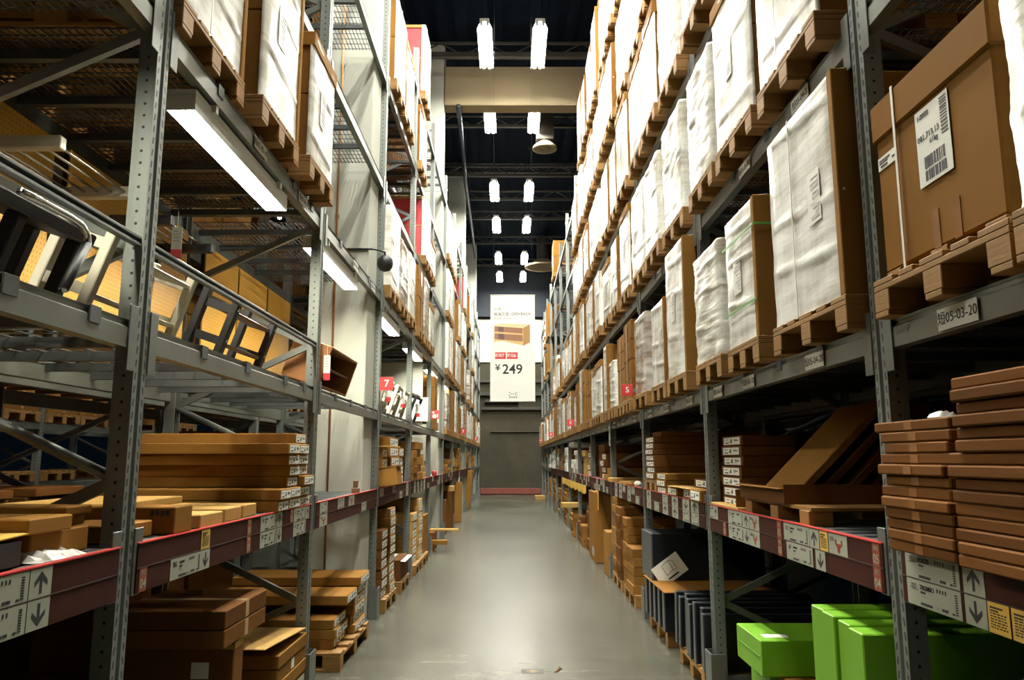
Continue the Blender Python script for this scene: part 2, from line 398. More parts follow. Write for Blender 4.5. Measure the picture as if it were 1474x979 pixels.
for i, y in enumerate(LROWS):
    for sx in (-1, 1):
        nm = ('%s row from the camera' % ORD[i - 3]) if i >= 3 else '%s row overhead, out of view' % ORD[i]
        t = thing('pendant_lamp', 'glowing twin tube lamp, %s of the pair, %s' % ('left' if sx < 0 else 'right', nm), 'lamp', (.03 + sx * .525, y, 9.72), (0, 0, 0), 'pendant lamps over the aisle')
        ob('housing', lm_h, t)
        for q in (-.06, .06):
            ob('tube', lm_t, t, (q, 0, 0))
            for e in (-.78, .78): ob('lamp_holder', lm_e, t, (q, e, 0))
        for q in (-.6, .6): ob('hanger', lm_w, t, (0, q, .12))

# ================================================================= RACKS
# local frame of rack parts: +x goes into the rack, aisle face at x=0
def post_prof():
    w_, d = .05, .075
    return [(0, -w_), (0, -.014), (.012, -.009), (.012, .009), (0, .014), (0, w_), (d, w_), (d, w_ - .012), (.012, w_ - .006), (.012 + .003, -w_ + .006), (d, -w_ + .012), (d, -w_)]
post_me = MB().prism(post_prof(), 'z', 0, 7.98).mesh('post', M['post'])
rpost_me = MB().prism([(1.1 - a, b) for a, b in post_prof()][::-1], 'z', 0, 7.98).mesh('post', M['post'])
def brace_me(up):
    a, b = ((.06, 0, 0), (1.04, 0, .46)) if up else ((1.04, 0, 0), (.06, 0, .46))
    mb = MB().bar(a, b, .03, .045, (0, 0, 1)); return mb.mesh('brace', M['steel'])
br_up, br_dn = brace_me(True), brace_me(False)
tube_br = MB().tube([(.05, 0, 0), (1.05, 0, .46)], .021, 10).mesh('brace', M['steel'], True)
hor_me = MB().box(.06, 1.04, -.015, .015, -.02, .02).mesh('brace', M['steel'])
foot_me = MB().cbox(-.03, .13, -.075, .075, 0, .012, .003).mesh('foot_plate', M['steel_dark'])
rfoot_me = MB().cbox(.97, 1.13, -.075, .075, 0, .012, .003).mesh('foot_plate', M['steel_dark'])
def frame(side, x, y, label, grp, full=True):
    rz = PI if side < 0 else 0
    t = thing('rack_upright', label, 'rack upright', (x, y, 0), (0, 0, rz), grp)
    ob('front_post', post_me, t); ob('rear_post', rpost_me, t)
    if full: ob('foot_plate', foot_me, t); ob('foot_plate', rfoot_me, t)
    for i in range(16):
        z = .2 + .46 * i
        if z + .46 > 7.9: break
        me = br_dn if i % 2 == 0 else br_up
        if i == 3: me = tube_br
        ob('brace', me, t, (0, 0, z))
    for z in (.14, 7.85): ob('brace', hor_me, t, (0, 0, z))
    return t
mb = MB(); mb.prism([(-.045, -.085), (-.045, .085), (.05, .085), (.05, .079), (-.037, .079), (-.037, -.079), (.05, -.079), (.05, -.085)][::-1], 'z', 0.004, .32)
mb.cbox(-.045, .06, -.1, .1, 0, .008, .002)
prot_me = mb.mesh('post_protector', M['steel'])
def beam_prof(h):
    return [(0, -h), (0, -.03), (.012, -.022), (.012, -.008), (.004, 0), (.05, 0), (.05, -h)]
beam_me = MB().prism(beam_prof(.105), 'y', .055, BAY - .055).mesh('beam_profile', M['beam'])
beam_l_me = MB().prism(beam_prof(.13), 'y', .055, BAY - .055).mesh('beam_profile', M['beam'])
mbc = MB().cbox(-.006, .0, .05, .115, -.19, .06, .002); mbc.cbox(-.006, .05, .05, .056, -.19, .06, .002)
conn_me = mbc.mesh('beam_connector', M['steel'])
mbc = MB().cbox(-.006, .0, -.115, -.05, -.19, .06, .002); mbc.cbox(-.006, .05, -.056, -.05, -.19, .06, .002)
conn2_me = mbc.mesh('beam_connector', M['steel'])
clip_me = MB().cbox(-.006, .0, -.035, .035, -.055, .004, .001).cbox(-.006, .06, -.035, .035, 0, .005, .001).mesh('beam_clip', M['steel_dark'])
# wire deck (local: x into rack, y along bay)
mb = MB()
for i in range(48): y = .075 + i * (BAY - .15) / 47; mb.box(.055, 1.045, y - .003, y + .003, -.008, -.002)
for i in range(28): x = .06 + i * .98 / 27; mb.box(x - .003, x + .003, .06, BAY - .06, -.012, -.006)
deck_w = mb.mesh('wire_mesh', M['wire'])
mb = MB()
for i in range(26): y = .08 + i * (BAY - .16) / 25; mb.box(.055, 1.045, y - .0022, y + .0022, -.007, -.0025)
for i in range(9): x = .06 + i * .98 / 8; mb.box(x - .0022, x + .0022, .06, BAY - .06, -.011, -.0065)
deck_c = mb.mesh('wire_mesh', M['wire'])
dsup = MB().box(.05, 1.05, -.02, .02, -.055, -.013).mesh('support_channel', M['steel_dark'])
mb = MB()
for i in range(17): y = .07 + i * .155; mb.cbox(.055, 1.045, y, y + .085, -.03, 0, .003)
deck_p = mb.mesh('deck_panel', M['steel_dark'])
mb = MB()      # shortened decks where a building column passes through the bay (local y measured from the far upright on the left side)
for i in range(21): y = .66 + i * (BAY - .73) / 20; mb.box(.055, 1.045, y - .003, y + .003, -.008, -.002)
for i in range(28): x = .06 + i * .98 / 27; mb.box(x - .003, x + .003, .64, BAY - .06, -.012, -.006)
deck_ws = mb.mesh('wire_mesh', M['wire'])
mb = MB()
for i in range(13): y = .66 + i * .155; mb.cbox(.055, 1.045, y, y + .07, -.03, 0, .003)
deck_ps = mb.mesh('deck_panel', M['steel_dark'])
YL, YR = {}, {}
def local_y(side, y): return -y if side < 0 else y
# label-board meshes
board_me = MB().cbox(-.012, -.002, .07, BAY - .07, -.185, .0, .002).mesh('label_strip', M['maroon'])
line_me = MB().box(-.0145, -.012, .07, BAY - .07, -.094, -.090).mesh('strip_seam', plain('dark_strip_seam', (.05, .03, .03), .4))
redtop_me = MB().box(-.016, .006, .07, BAY - .07, .0, .005).mesh('edge_tape', M['redtape'])
def card_mesh(wd, hh, kind, seed):
    """shelf card in local yz, at x=0 facing -x; wd along y. drawn for reading from -x side"""
    rr = random.Random(seed); mb = MB(); mb.box(-.0015, 0, -wd / 2, wd / 2, -hh / 2, hh / 2); mb.mi = 1
    def rect(a, b, c, d): mb.box(-.0024, -.0014, wd / 2 - b * wd, wd / 2 - a * wd, -hh / 2 + c * hh, -hh / 2 + d * hh)
    # a,b : fractions from the reader's left (which is +y for a board read from -x)
    if kind == 'price':
        for q in range(5): rect(.06 + rr.random() * .05, .16 + rr.random() * .06, .62 + q * .05, .625 + q * .05 + .012)
        x = .27
        for q in range(6 if seed > 2 else 0): rect(x, x + .02, .70, .80); x += .027
        x = .27
        for q in range(3): rect(x, x + .026, .52, .60); x += .034
        rect(.26, .48, .08, .18); rect(.66, .70, .10, .20); rect(.71, .735, .10, .2); rect(.74, .765, .10, .2); rect(.84, .88, .1, .17)
        for q in range(9): rect(.9, .94, .12 + q * .085, .17 + q * .085)
        for q in range(4): rect(.58 + q * .05, .6 + q * .05, .72, .86)
        if rr.random() < .5: rect(.55, .6, .35, .6)
        mb.mi = 2
        for q in range(3): rect(.5, .62, .1 + q * .04, .115 + q * .04)
        rect(.27, .36, .4, .44)
    elif kind in ('up', 'down'):
        sg = 1 if kind == 'up' else -1
        P = [(-.05, -.36), (.05, -.36), (.05, .1), (.24, -.12), (.24, .06), (0, .4), (-.24, .06), (-.24, -.12), (-.05, .1)]
        pts = [(-.002, p[0] * wd * 1.25, p[1] * hh * sg) for p in P]; n = len(pts)
        mb.add(pts + [(-.0003, b, c) for a, b, c in pts], [tuple(range(n)) if sg < 0 else tuple(range(n))[::-1]])
    elif kind == 'notice':
        for q in range(6):
            a = .12
            while a < .85: e = a + .06 + rr.random() * .1; rect(a, min(e, .88), .62 - q * .09, .66 - q * .09); a = e + .05
        rect(.12, .7, .8, .86); rect(.12, .5, .7, .75)
    elif kind == 'photo':
        for q in range(3): rect(.1, .3, .8 - q * .07, .83 - q * .07)
        mb.mi = 3
        rect(.48, .62, .16, .44); rect(.42, .7, .4, .56); rect(.36, .44, .5, .76); rect(.68, .76, .5, .76); rect(.52, .58, .1, .2)
    return mb
_cards = {}
def card_me(kind, wd, hh, seed):
    k = (kind, wd, hh, seed)
    if k not in _cards:
        bg = {'notice': 'yellow'}.get(kind, 'shelf_paper')
        _cards[k] = card_mesh(wd, hh, kind, seed).mesh('shelf_card', [M[bg], M['ink'], M['grey_ink'], M['orange']])
    return _cards[k]
def card(beam, kind, yc, row, wd, seed=1, hh=.088, txt=None):
    z = -.048 if row == 0 else -.139
    p = ob('price_card' if kind != 'notice' else 'notice_card', card_me(kind, wd, hh, seed), beam, (-.0125, yc, z))
    if txt: ob('lettering', text_mesh(txt, .022, 'ink', 'LEFT', .02), p, (-.0026, wd * .24, hh * .25), FACE['-x'])
num_me = MB().box(-.0015, 0, -.03, .03, -.044, .044).mesh('number_plate', M['orange'])
def number(beam, txt, yc, row):
    z = -.048 if row == 0 else -.139
    p = ob('number_plate', num_me, beam, (-.0125, yc, z))
    ob('lettering', text_mesh(txt, .05, 'shelf_paper', bold=.01), p, (-.0022, 0, -.016), FACE['-x'])
    ob('lettering', text_mesh('货位', .02, 'shelf_paper'), p, (-.0022, 0, .026), FACE['-x'])
loc_me = MB().box(-.0015, 0, -.11, .11, -.036, .036).mesh('location_card', M['paper'])

NB = 12
for side, SN in ((-1, 'left'), (1, 'right')):
    rz = PI if side < 0 else 0; x0 = side * XF
    for k in range(-1, NB + 1):
        y = py(k)
        frame(side, x0, y, 'perforated grey steel rack upright of the %s rack, %s from the camera' % (SN, ORD[k + 1]), 'rack uprights')
        if k >= 0:
            o = ob('post_protector', prot_me, None, (x0, y, 0), (0, 0, rz))
            tag(o, 'grey steel foot guard on the %s upright of the %s rack' % (ORD[k + 1], SN), 'post protector', 'post protectors')
    for b in range(-1, NB):
        ys = py(b) if side > 0 else py(b + 1)    # local origin: local +y runs along the bay
        for lv in range(1, 7):
            z = LV[lv]
            if not any(inframe(side * 1.4, py(b) + q, z + dz) for q in (.1, .7, 1.35, 2, 2.6) for dz in (-.2, 0)): continue
            nm = '%s beam, %s of the %s rack' % (SHELF[lv], bayname(b + 1), SN)
            t = thing('shelf_beam', 'grey steel front ' + nm, 'shelf beam', (x0 , ys, z), (0, 0, rz), 'front shelf beams')
            ob('beam_profile', beam_l_me if lv == 1 else beam_me, t)
            if b <= 3:
                ob('beam_connector', conn_me, t); ob('beam_connector', conn2_me, t, (0, BAY, 0))
            if lv in (2, 3) and b <= 2:
                for q in ((.35, .8, 1.5, 2.1) if side < 0 else (.55, 1.1, 1.75)): ob('beam_clip', clip_me, t, (0, q, 0))
            if lv == 1 and b <= 8:
                ob('label_strip', board_me, t)
                if b <= 4: ob('strip_seam', line_me, t); ob('edge_tape', redtop_me, t)
                f = lambda d: d if side > 0 else BAY - d      # distance from the bay's near upright
                if side > 0 and b == -1:
                    card(t, 'price', 2.43, 0, .33, 1, txt='PORTIS'); card(t, 'up', 2.19, 0, .11, 1); card(t, 'price', 2.43, 1, .33, 2, txt='TROMSO'); card(t, 'down', 2.19, 1, .11, 1); card(t, 'notice', 2.08, 1, .1, 1); card(t, 'notice', 1.97, 1, .1, 2)
                elif side > 0 and b == 0:
                    number(t, '05', .12, 0); number(t, '04', .12, 1); card(t, 'photo', .47, 0, .19, 1); card(t, 'notice', .62, 0, .09, 3); card(t, 'up', .73, 0, .11, 1); card(t, 'price', .96, 0, .34, 3)
                    card(t, 'down', .67, 1, .11, 1); card(t, 'price', .93, 1, .34, 4); number(t, '05', 1.2, 0); number(t, '05', 1.2, 1)
                    card(t, 'photo', 1.62, 0, .18, 2); card(t, 'up', 1.77, 0, .11, 1); card(t, 'price', 1.99, 0, .33, 5); card(t, 'photo', 1.62, 1, .18, 2); card(t, 'down', 1.77, 1, .11, 1); card(t, 'price', 1.99, 1, .33, 6)
                    number(t, '01', 2.25, 1); card(t, 'up', 2.46, 0, .1, 1); card(t, 'price', 2.56 - .0, 0, .1, 7)
                elif side < 0 and b == -1:
                    card(t, 'price', f(1.93), 0, .34, 1); card(t, 'up', f(2.16), 0, .11, 1); card(t, 'price', f(1.93), 1, .34, 2); card(t, 'down', f(2.16), 1, .11, 1)
                elif side < 0 and b == 0:
                    number(t, '04', f(.12), 1); card(t, 'price', f(.52), 1, .32, 3); card(t, 'down', f(.73), 1, .1, 1); card(t, 'notice', f(.72), 0, .1, 4)
                    number(t, '01', f(1.32), 0); number(t, '05', f(1.32), 1); card(t, 'price', f(1.66), 0, .3, 5); card(t, 'up', f(1.87), 0, .1, 1); card(t, 'price', f(1.66), 1, .3, 6); card(t, 'down', f(1.87), 1, .1, 1)
                    number(t, '03', f(2.13), 0); card(t, 'price', f(2.33), 0, .3, 8); card(t, 'up', f(2.52), 0, .08, 1); card(t, 'price', f(2.33), 1, .3, 9)
                elif b <= 5:
                    rr = random.Random(b * 7 + side)
                    q = .25
                    while q < 2.4:
                        for row in (0, 1):
                            if rr.random() < .7: card(t, rr.choice(['price', 'price', 'photo', 'up', 'down']), q + .12, row, .24, rr.randint(1, 6))
                        q += rr.choice([.3, .42, .6])
            if lv == 2 and side > 0 and b <= 4:
                lst = {-1: [(2.16, '短05-03-20')], 0: [(.62, '短05-04-20'), (1.62, '短05-05-20'), (2.3, '短05-06-20')]}.get(b, [(.45, '短05-0%d-20' % (b + 6)), (1.35, '短05-0%d-20' % (b + 7)), (2.2, '短05-0%d-20' % (b + 7))])
                for yc, s in lst:
                    p = ob('location_card', loc_me, t, (-.0065, yc, -.062)); ob('lettering', text_mesh(s, .047, 'ink'), p, (-.0022, 0, 0), FACE['-x'])
            if lv == 3 and b <= 1:
                for yc, s in ((.6, '短0%d-04-3' % (7 if side < 0 else 5)), (1.5, '短0%d-05-30' % (7 if side < 0 else 5))):
                    p = ob('location_card', loc_me, t, (-.0065, yc, -.062)); ob('lettering', text_mesh(s, .047, 'ink'), p, (-.0022, 0, 0), FACE['-x'])
            if b <= 5:
                o = ob('shelf_beam', beam_me, None, (side * (XF + 1.1), ys if side < 0 else ys + BAY, z), (0, 0, 0 if side < 0 else PI))
                if side < 0: o.location = (side * (XF + 1.1), py(b), z)
                tag(o, 'grey steel rear ' + nm, 'shelf beam', 'rear shelf beams')
            t = thing('wire_deck' if lv > 1 else 'shelf_deck', ('steel wire mesh deck' if lv > 1 else 'slatted steel deck') + ' on the %s, %s of the %s rack' % (SHELF[lv], bayname(b + 1), SN), 'shelf deck', (x0, ys, z), (0, 0, rz), 'shelf decks')
            if lv > 1:
                cut = side < 0 and b % 3 == 1
                ob('wire_mesh', deck_ws if cut else deck_c if lv == 2 and side < 0 else deck_w, t)
                for q in range(2 if cut else 0, 6): ob('support_channel', dsup, t, (0, .25 + q * .44, 0))
            else: ob('deck_panel', deck_ps if side < 0 and b % 3 == 1 else deck_p, t)

# fluorescent battens under the third beam of the left rack
bh = MB().cbox(-.068, .068, 0, 1.46, .0, .03, .004).box(-.068, -.064, 0, 1.46, -.075, .0).box(.064, .068, 0, 1.46, -.075, .0).box(-.064, .064, 0, .004, -.075, 0).box(-.064, .064, 1.456, 1.46, -.075, 0).mesh('housing', M['white_metal'])
mb = MB().box(-.06, .06, .03, 1.43, -.012, -.001); mb.mi = 1; mb.box(-.062, .062, .008, 1.452, -.02, -.0125)
bt = mb.mesh('diffuser', [M['white_metal'], M['batten']])
for i, y in enumerate((.6, 3.32, 5.66, 8.45, 11.1, 13.8, 16.6)):
    t = thing('batten_light', 'lit white batten lamp under the third shelf beam of the left rack, %s' % ORD[i], 'lamp', (-1.53, y, 3.335), (0, 0, 0), 'batten lamps under the left shelf')
    ob('housing', bh, t); ob('diffuser', bt, t)
    for q in (.2, 1.25): ob('bracket', MB().box(.05, .09, q - .015, q + .015, .0, .04).mesh('bracket', M['white_metal']), t)

# ================================================================= PALLETS
def pallet_parts(wy=.8, dx=1.2):
    top = MB()
    for i in range(5):
        bw = .145 if i in (0, 2, 4) else .1; yc = -wy / 2 + .0725 + i * (wy - .145) / 4; 
        top.cbox(0, dx, yc - bw / 2, yc + bw / 2, .122, .144, .003)
    for i in range(3):
        xc = .0725 + i * (dx - .145) / 2; top.cbox(xc - .0725, xc + .0725, -wy / 2, wy / 2, .1, .122, .003)
    return top
def pal_meshes(wy, dx):
    blk = MB().cbox(-.0725, .0725, -.055, .055, .022, .1, .003).mesh('block', M['pine'])
    bot = MB()
    bot.cbox(0, dx, -.05, .05, 0, .022, .003)
    return pallet_parts(wy, dx).mesh('top_deck', M['pine']), blk, bot.mesh('bottom_board', M['pine'])
_pc = {}
def _pc_get(wy, dx):
    if (wy, dx) not in _pc: bpy.data.objects.remove(pallet(0, 0, 0, 1, wy, 'x', False, dx=dx))
    return _pc[(wy, dx)][3]
def pallet(x, y, z, side, wy, label, near, group='wooden pallets in the racks', dx=1.12):
    wy = round(wy, 2); k = (wy, dx)
    if k not in _pc:
        a, b, c = pal_meshes(wy, dx); mb = pallet_parts(wy, dx)
        for xx in (.0725, dx / 2, dx - .0725):
            for yy in (-wy / 2 + .055, 0, wy / 2 - .055): mb.cbox(xx - .0725, xx + .0725, yy - .055, yy + .055, .022, .1, .003)
        for yy in (-wy / 2 + .05, 0, wy / 2 - .05): mb.cbox(0, dx, yy - .05, yy + .05, 0, .022, .003)
        _pc[k] = (a, b, c, mb.mesh('pallet', M['pine']))
    a, b, c, full = _pc[k]; rz = 0 if side > 0 else PI
    if near:
        t = thing('wooden_pallet', label, 'pallet', (x, y, z), (0, 0, rz + R.uniform(-.012, .012)), group)
        ob('top_deck', a, t)
        for xx in (.0725, dx / 2, dx - .0725):
            for yy in (-wy / 2 + .055, 0, wy / 2 - .055): ob('block', b, t, (xx, yy, 0))
        for yy in (-wy / 2 + .05, 0, wy / 2 - .05): ob('bottom_board', c, t, (0, yy, 0))
        return t
    return tag(ob('wooden_pallet', full, None, (x, y, z), (0, 0, rz)), label, 'pallet', group)

# ================================================================= PALLET LOADS
def film_sheet(wy, dx, h, seed, around=.014, amp=.008, full=False, fold=.06):
    """wrinkled film wrapped over the aisle face and round the edges"""
    rr = random.Random(seed); o = .006
    a = dx * .96 if full else around
    path = [(a, -wy / 2 - o), (a * .6, -wy / 2 - o), (min(.02, a * .25), -wy / 2 - o), (-o * .3, -wy / 2 + .004)]
    n = 9
    path += [(-o, -wy / 2 + wy * i / n) for i in range(1, n)]
    path += [(-o * .3, wy / 2 - .004), (min(.02, a * .25), wy / 2 + o), (a * .6, wy / 2 + o), (a, wy / 2 + o)]
    rows = [h * i / 44 for i in range(0, 45)]
    vs_ = []; m = len(path)
    ph = [(rr.uniform(0, 6), rr.uniform(3, 14), rr.uniform(4, 15)) for _ in range(5)]; ja = .5 if full else .03; rz_ = [rr.uniform(.12, .3), rr.uniform(.45, .65), rr.uniform(.8, .95)]
    for z in rows:
        for i, (x, y) in enumerate(path):
            d = sum(math.sin(p + y * fa + z * fb) for p, fa, fb in ph) / 5 * amp + rr.uniform(-.3, .5) * amp * ja
            for q in range(3): d += (.012 if 4 <= i <= m - 5 else .002) * math.exp(-((z - h * (rz_[q] + .1 * y)) / .012) ** 2)
            nx, ny = (-1, 0) if 3 <= i <= m - 4 else ((0, -1) if i < 3 else (0, 1))
            vs_.append((x + nx * abs(d), y + ny * abs(d), z))
    nr = len(rows)
    for (x, y) in path:      # top fold
        vs_.append((x + fold if x < .03 else x, y * (1 - .12 * (x >= .015)), h + .008 + rr.uniform(0, .006)))
    fs = [(r * m + i, r * m + i + 1, (r + 1) * m + i + 1, (r + 1) * m + i) for r in range(nr) for i in range(m - 1)]
    mb = MB(); mb.add(vs_, fs)
    if full:   # cap
        k = nr * m; mb.f.append(tuple(k + i for i in range(m))); mb.m.append(0)
    return mb
_lc = {}
def load_meshes(typ, wy, dx, h, seed):
    k = (typ, round(wy, 2), round(dx, 2), round(h, 2), seed % 4)
    if k in _lc: return _lc[k]
    rr = random.Random(seed % 4 + 11); parts = []
    def stack(mat, nz, ny, c=.006, mats=None):
        mb = MB()
        for i in range(nz):
            for j in range(ny):
                z0 = h * i / nz; jx = rr.uniform(0, .008)
                mb.cbox(jx, dx - .01, -wy / 2 + wy * j / ny + .001, -wy / 2 + wy * (j + 1) / ny - .001, z0 + .001, h * (i + 1) / nz - .001, c)
        return mb.mesh('carton_stack', M[mat])
    if typ == 'film':
        parts.append(('carton_stack', stack('kraft', 2, 1), None)); parts.append(('stretch_wrap', film_sheet(wy, dx, h, seed % 4).mesh('stretch_wrap', M['filmw'], True), 'milky white stretch film'))
        mbl = MB(); rq = random.Random(seed)
        yc_, zc_ = wy * rq.uniform(-.25, .1), h * rq.uniform(.3, .55); mbl.box(-.0135, -.0125, yc_ - .07, yc_ + .07, zc_ - .12, zc_ + .12); mbl.mi = 1
        for q in range(9): mbl.box(-.0145, -.0134, yc_ - .055, yc_ - .055 + .11 * rq.uniform(.3, 1), zc_ - .1 + q * .023, zc_ - .1 + q * .023 + rq.choice([.006, .014]))
        parts.append(('shipping_label', mbl.mesh('shipping_label', [M['strap'], M['pale_ink']]), 'pale label under the film'))
        if seed % 4 in (0, 3):
            ml = MB().cbox(-.016, dx, -wy / 2 - .01, wy / 2 + .01, h - .09 - .03 * (seed % 2), h + .012, .005); parts.append(('carton_lid', ml.mesh('carton_lid', M['kraft']), 'brown card lid'))
        if seed % 4 in (1, 2): parts.append(('edge_board', MB().cbox(-.016, .09, -wy / 2 - .012, -wy / 2 + .035, 0, h + .004, .004).mesh('edge_board', M['kraft']), 'brown card edge board'))
        if seed % 2: parts.append(('strapping', MB().box(-.02, -.017, .08, .092, .0, h).mesh('strapping', M['strap']), None))
    elif typ == 'filmfull':
        parts.append(('carton_stack', stack('kraftl', 3, 2), None)); parts.append(('stretch_wrap', film_sheet(wy, dx, h, seed % 4, full=True, amp=.016).mesh('stretch_wrap', M['film'], True), 'crinkled whitish stretch film'))
    elif typ == 'clear':
        parts.append(('carton_stack', stack('kraft', 4, 2), None)); parts.append(('stretch_wrap', film_sheet(wy, dx, h, seed % 4, full=True, amp=.012).mesh('stretch_wrap', M['clear'], True), 'clear stretch film'))
    elif typ == 'kraft':
        parts.append(('carton_stack', stack('kraft', 4, 2), None)); parts.append(('packing_tape', MB().box(-.003, -.0015, -.03, .03, 0.02, h - .02).mesh('packing_tape', M['tape']), None))
    elif typ == 'band':
        mb = MB(); mb2 = MB(); n = 3
        for i in range(n):
            z0, z1 = h * i / n, h * (i + 1) / n; mb.cbox(.012, dx - .012, -wy / 2 + .012, wy / 2 - .012, z0, z1 - .03, .004); mb2.cbox(0, dx, -wy / 2, wy / 2, z1 - .1, z1 - .002, .005)
        parts += [('carton_stack', mb.mesh('carton_stack', M['white_card']), None), ('carton_lid', mb2.mesh('carton_lid', M['kraft']), 'brown telescoping lids')]
    elif typ == 'red':
        mb = MB(); mb.cbox(.02, dx, -wy / 2 + .02, wy / 2 - .02, 0, h - .02, .005); parts.append(('carton_stack', mb.mesh('carton_stack', M['redbox']), None))
        mb = MB()
        for sy in (-1, 1): mb.cbox(0, .07, sy * wy / 2 - (.06 if sy > 0 else 0), sy * wy / 2 + (.06 if sy < 0 else 0), 0, h, .004)
        mb.cbox(0, dx, -wy / 2 - .003, wy / 2 + .003, h - .05, h, .004); mb.cbox(0, dx, -wy / 2 + .012, wy / 2 - .012, h * .49, h * .51, .003)
        parts.append(('edge_protector', mb.mesh('edge_protector', M['kraftl']), 'brown card edge strips'))
        parts.append(('stretch_wrap', film_sheet(wy, dx, h - .01, seed % 4, .06).mesh('stretch_wrap', M['filmw'], True), 'milky white stretch film on the aisle face'))
    elif typ == 'lid':
        mb = MB(); mb.cbox(.012, dx - .012, -wy / 2 + .012, wy / 2 - .012, 0, h - .02, .008); mb2 = MB(); mb2.cbox(0, dx, -wy / 2, wy / 2, h - .15, h, .008)
        parts += [('carton', mb.mesh('carton', M['kraft']), None), ('carton_lid', mb2.mesh('carton_lid', M['kraft']), None)]
    _lc[k] = parts; return parts
WHAT = {'film': ('wrapped_load', 'white film fronted brown carton load'), 'filmfull': ('wrapped_load', 'crinkled film wrapped carton load'), 'clear': ('wrapped_load', 'clear wrapped brown carton load'),
        'kraft': ('carton_load', 'bare brown carton stack'), 'band': ('carton_load', 'white stack with brown lid bands'), 'red': ('wrapped_load', 'red carton load with white front'), 'lid': ('carton_load', 'big brown lidded carton')}
def load(side, lv, b, slot, y, wy, h, typ, x=None, dx=1.05, seed=0, near=False, palw=None, ns=3, zoff=.144, group=None, where=None, label=None):
    if side < 0 and any(yc - .48 < y + wy / 2 + .04 and y - wy / 2 - .04 < yc + .08 for yc in (8.2, 16.3, 24.4, 32.5)): return None
    xf = side * (x if x else 1.34); z = LV[lv]; sn = 'left' if side < 0 else 'right'
    sl = ['near', 'middle', 'far', 'farthest'][slot] if ns >= 3 else ['near', 'far'][min(slot, 1)]
    where = where or '%s place, %s, %s, %s rack' % (sl, SHELF[lv], bayname(b + 1), sn)
    pallet(xf, y, z, side, palw or max(.6, wy + .03), 'pine pallet, ' + where, near)
    nm, lb = WHAT[typ]
    t = thing(nm, label or (lb + ', ' + where), 'pallet load', (xf + side * .02, y, z + zoff), (0, 0, (0 if side > 0 else PI) + R.uniform(-.01, .01)), group or 'pallet loads in the racks')
    for n_, me, lb_ in load_meshes(typ, wy, dx, h, seed): ob(n_, me, t, label=lb_)
    return t
def ship_label(parent, x, y, z, w_=.16, h_=.24, seed=1, big=False):
    rr = random.Random(seed); mb = MB(); mb.box(-.001, 0, -w_ / 2, w_ / 2, -h_ / 2, h_ / 2); mb.mi = 1
    def rect(a, b, c, d): mb.box(-.0018, -.001, w_ / 2 - b * w_, w_ / 2 - a * w_, -h_ / 2 + c * h_, -h_ / 2 + d * h_)
    for (c, d) in ((.05, .18), (.21, .36)):
        a = .2
        while a < .82: e = a + rr.choice([.02, .035, .05]); rect(a, e, c, d); a = e + rr.choice([.015, .03])
    c = .5
    while c < .95: e = c + rr.choice([.015, .025]); rect(.76, .95, c, e); c = e + rr.choice([.012, .022])
    if not big:
        for q in range(5): rect(.08, .3 + .3 * rr.random(), .46 + q * .1, .5 + q * .1)
    p = ob('shipping_label', mb.mesh('shipping_label', [M['paper'], M['ink']]), parent, (x, y, z), label='white shipping label with barcodes')
    if big:
        for s, sz, yy, zz, al in (('1-0008', .026, .44, .40, 'LEFT'), ('001.713.13', .03, .46, .12, 'LEFT'), ('61kg', .026, .1, .02, 'LEFT')):
            ob('lettering', text_mesh(s, sz, 'ink', al), p, (-.002, yy * w_, zz * h_), FACE['-x'])
    return p
P0, P1, P2 = py(0), py(1), py(2)
def cy_(a, b): return (a + b) / 2
# ---- right rack, nearest bay, second shelf
t = load(1, 2, -1, 2, 2.42, .74, .66, 'lid', x=1.375, near=True, palw=.8, zoff=.168, label='big brown lidded carton with barcode label beside the first right upright')
for q in (-.3, 0, .3): ob('bearer', MB().cbox(.01, 1.0, q - .05, q + .05, -.024, 0, .002).mesh('bearer', M['pine']), t)
ship_label(t, .008, -.03, .36, .2, .27, 3, True)
p = ob('shipping_label', MB().box(-.001, 0, -.07, .07, -.025, .025).mesh('shipping_label', M['paper']), t, (.010, .28, .42)); mb = MB()
for a, b, c, d in ((-.02, .06, .008, .013), (-.0, .06, -.002, .003), (.0, .05, -.017, -.009), (-.055, -.035, -.008, 0)): mb.box(-.002, -.001, a, b, c, d)
ob('print', mb.mesh('print', M['ink']), p)
ob('strapping', MB().box(-.004, -.001, .185, .2, -.02, .665).mesh('strapping', M['strap']), t, label='white plastic strap')
for q in (-.12, .0): ob('packing_tape', MB().box(.0095, .0115, q - .02, q + .02, .0, .13).mesh('packing_tape', M['cleartape']), t)
load(1, 2, -1, 1, 1.58, .78, .98, 'filmfull', x=1.36, near=True, seed=1, label='tall crinkled film wrapped load cut off by the right picture edge')
# ---- right rack, second bay (P0-P1)
load(1, 2, 0, 0, cy_(3.02, 3.87), .83, .98, 'film', x=1.355, near=True, seed=1, label='large white wrapped load with folded film rolls just past first right upright')
L1 = load(1, 2, 0, 1, cy_(4.06, 4.66), .58, .79, 'film', x=1.34, near=True, seed=2, label='wrapped load with a green strap and brown side, between two white loads')
ob('strapping', MB().box(-.024, -.02, -.305, .305, .62, .632).box(-.022, 1.03, -.312, -.308, .62, .632).box(-.024, -.02, -.305, .305, .2, .21).mesh('strapping', M['green_strap']), L1, label='green strap')
load(1, 2, 0, 2, cy_(4.78, 5.46), .66, .76, 'filmfull', x=1.335, near=True, seed=2, label='loosely crinkled film wrapped load before the second right upright')
load(1, 3, 0, 0, cy_(3.1, 3.9), .78, .95, 'film', near=True, seed=3)
load(1, 3, 0, 1, cy_(4.0, 4.75), .72, 1.0, 'film', near=True, seed=0)
load(1, 3, 0, 2, cy_(4.84, 5.5), .66, .86, 'filmfull', near=True, seed=3)
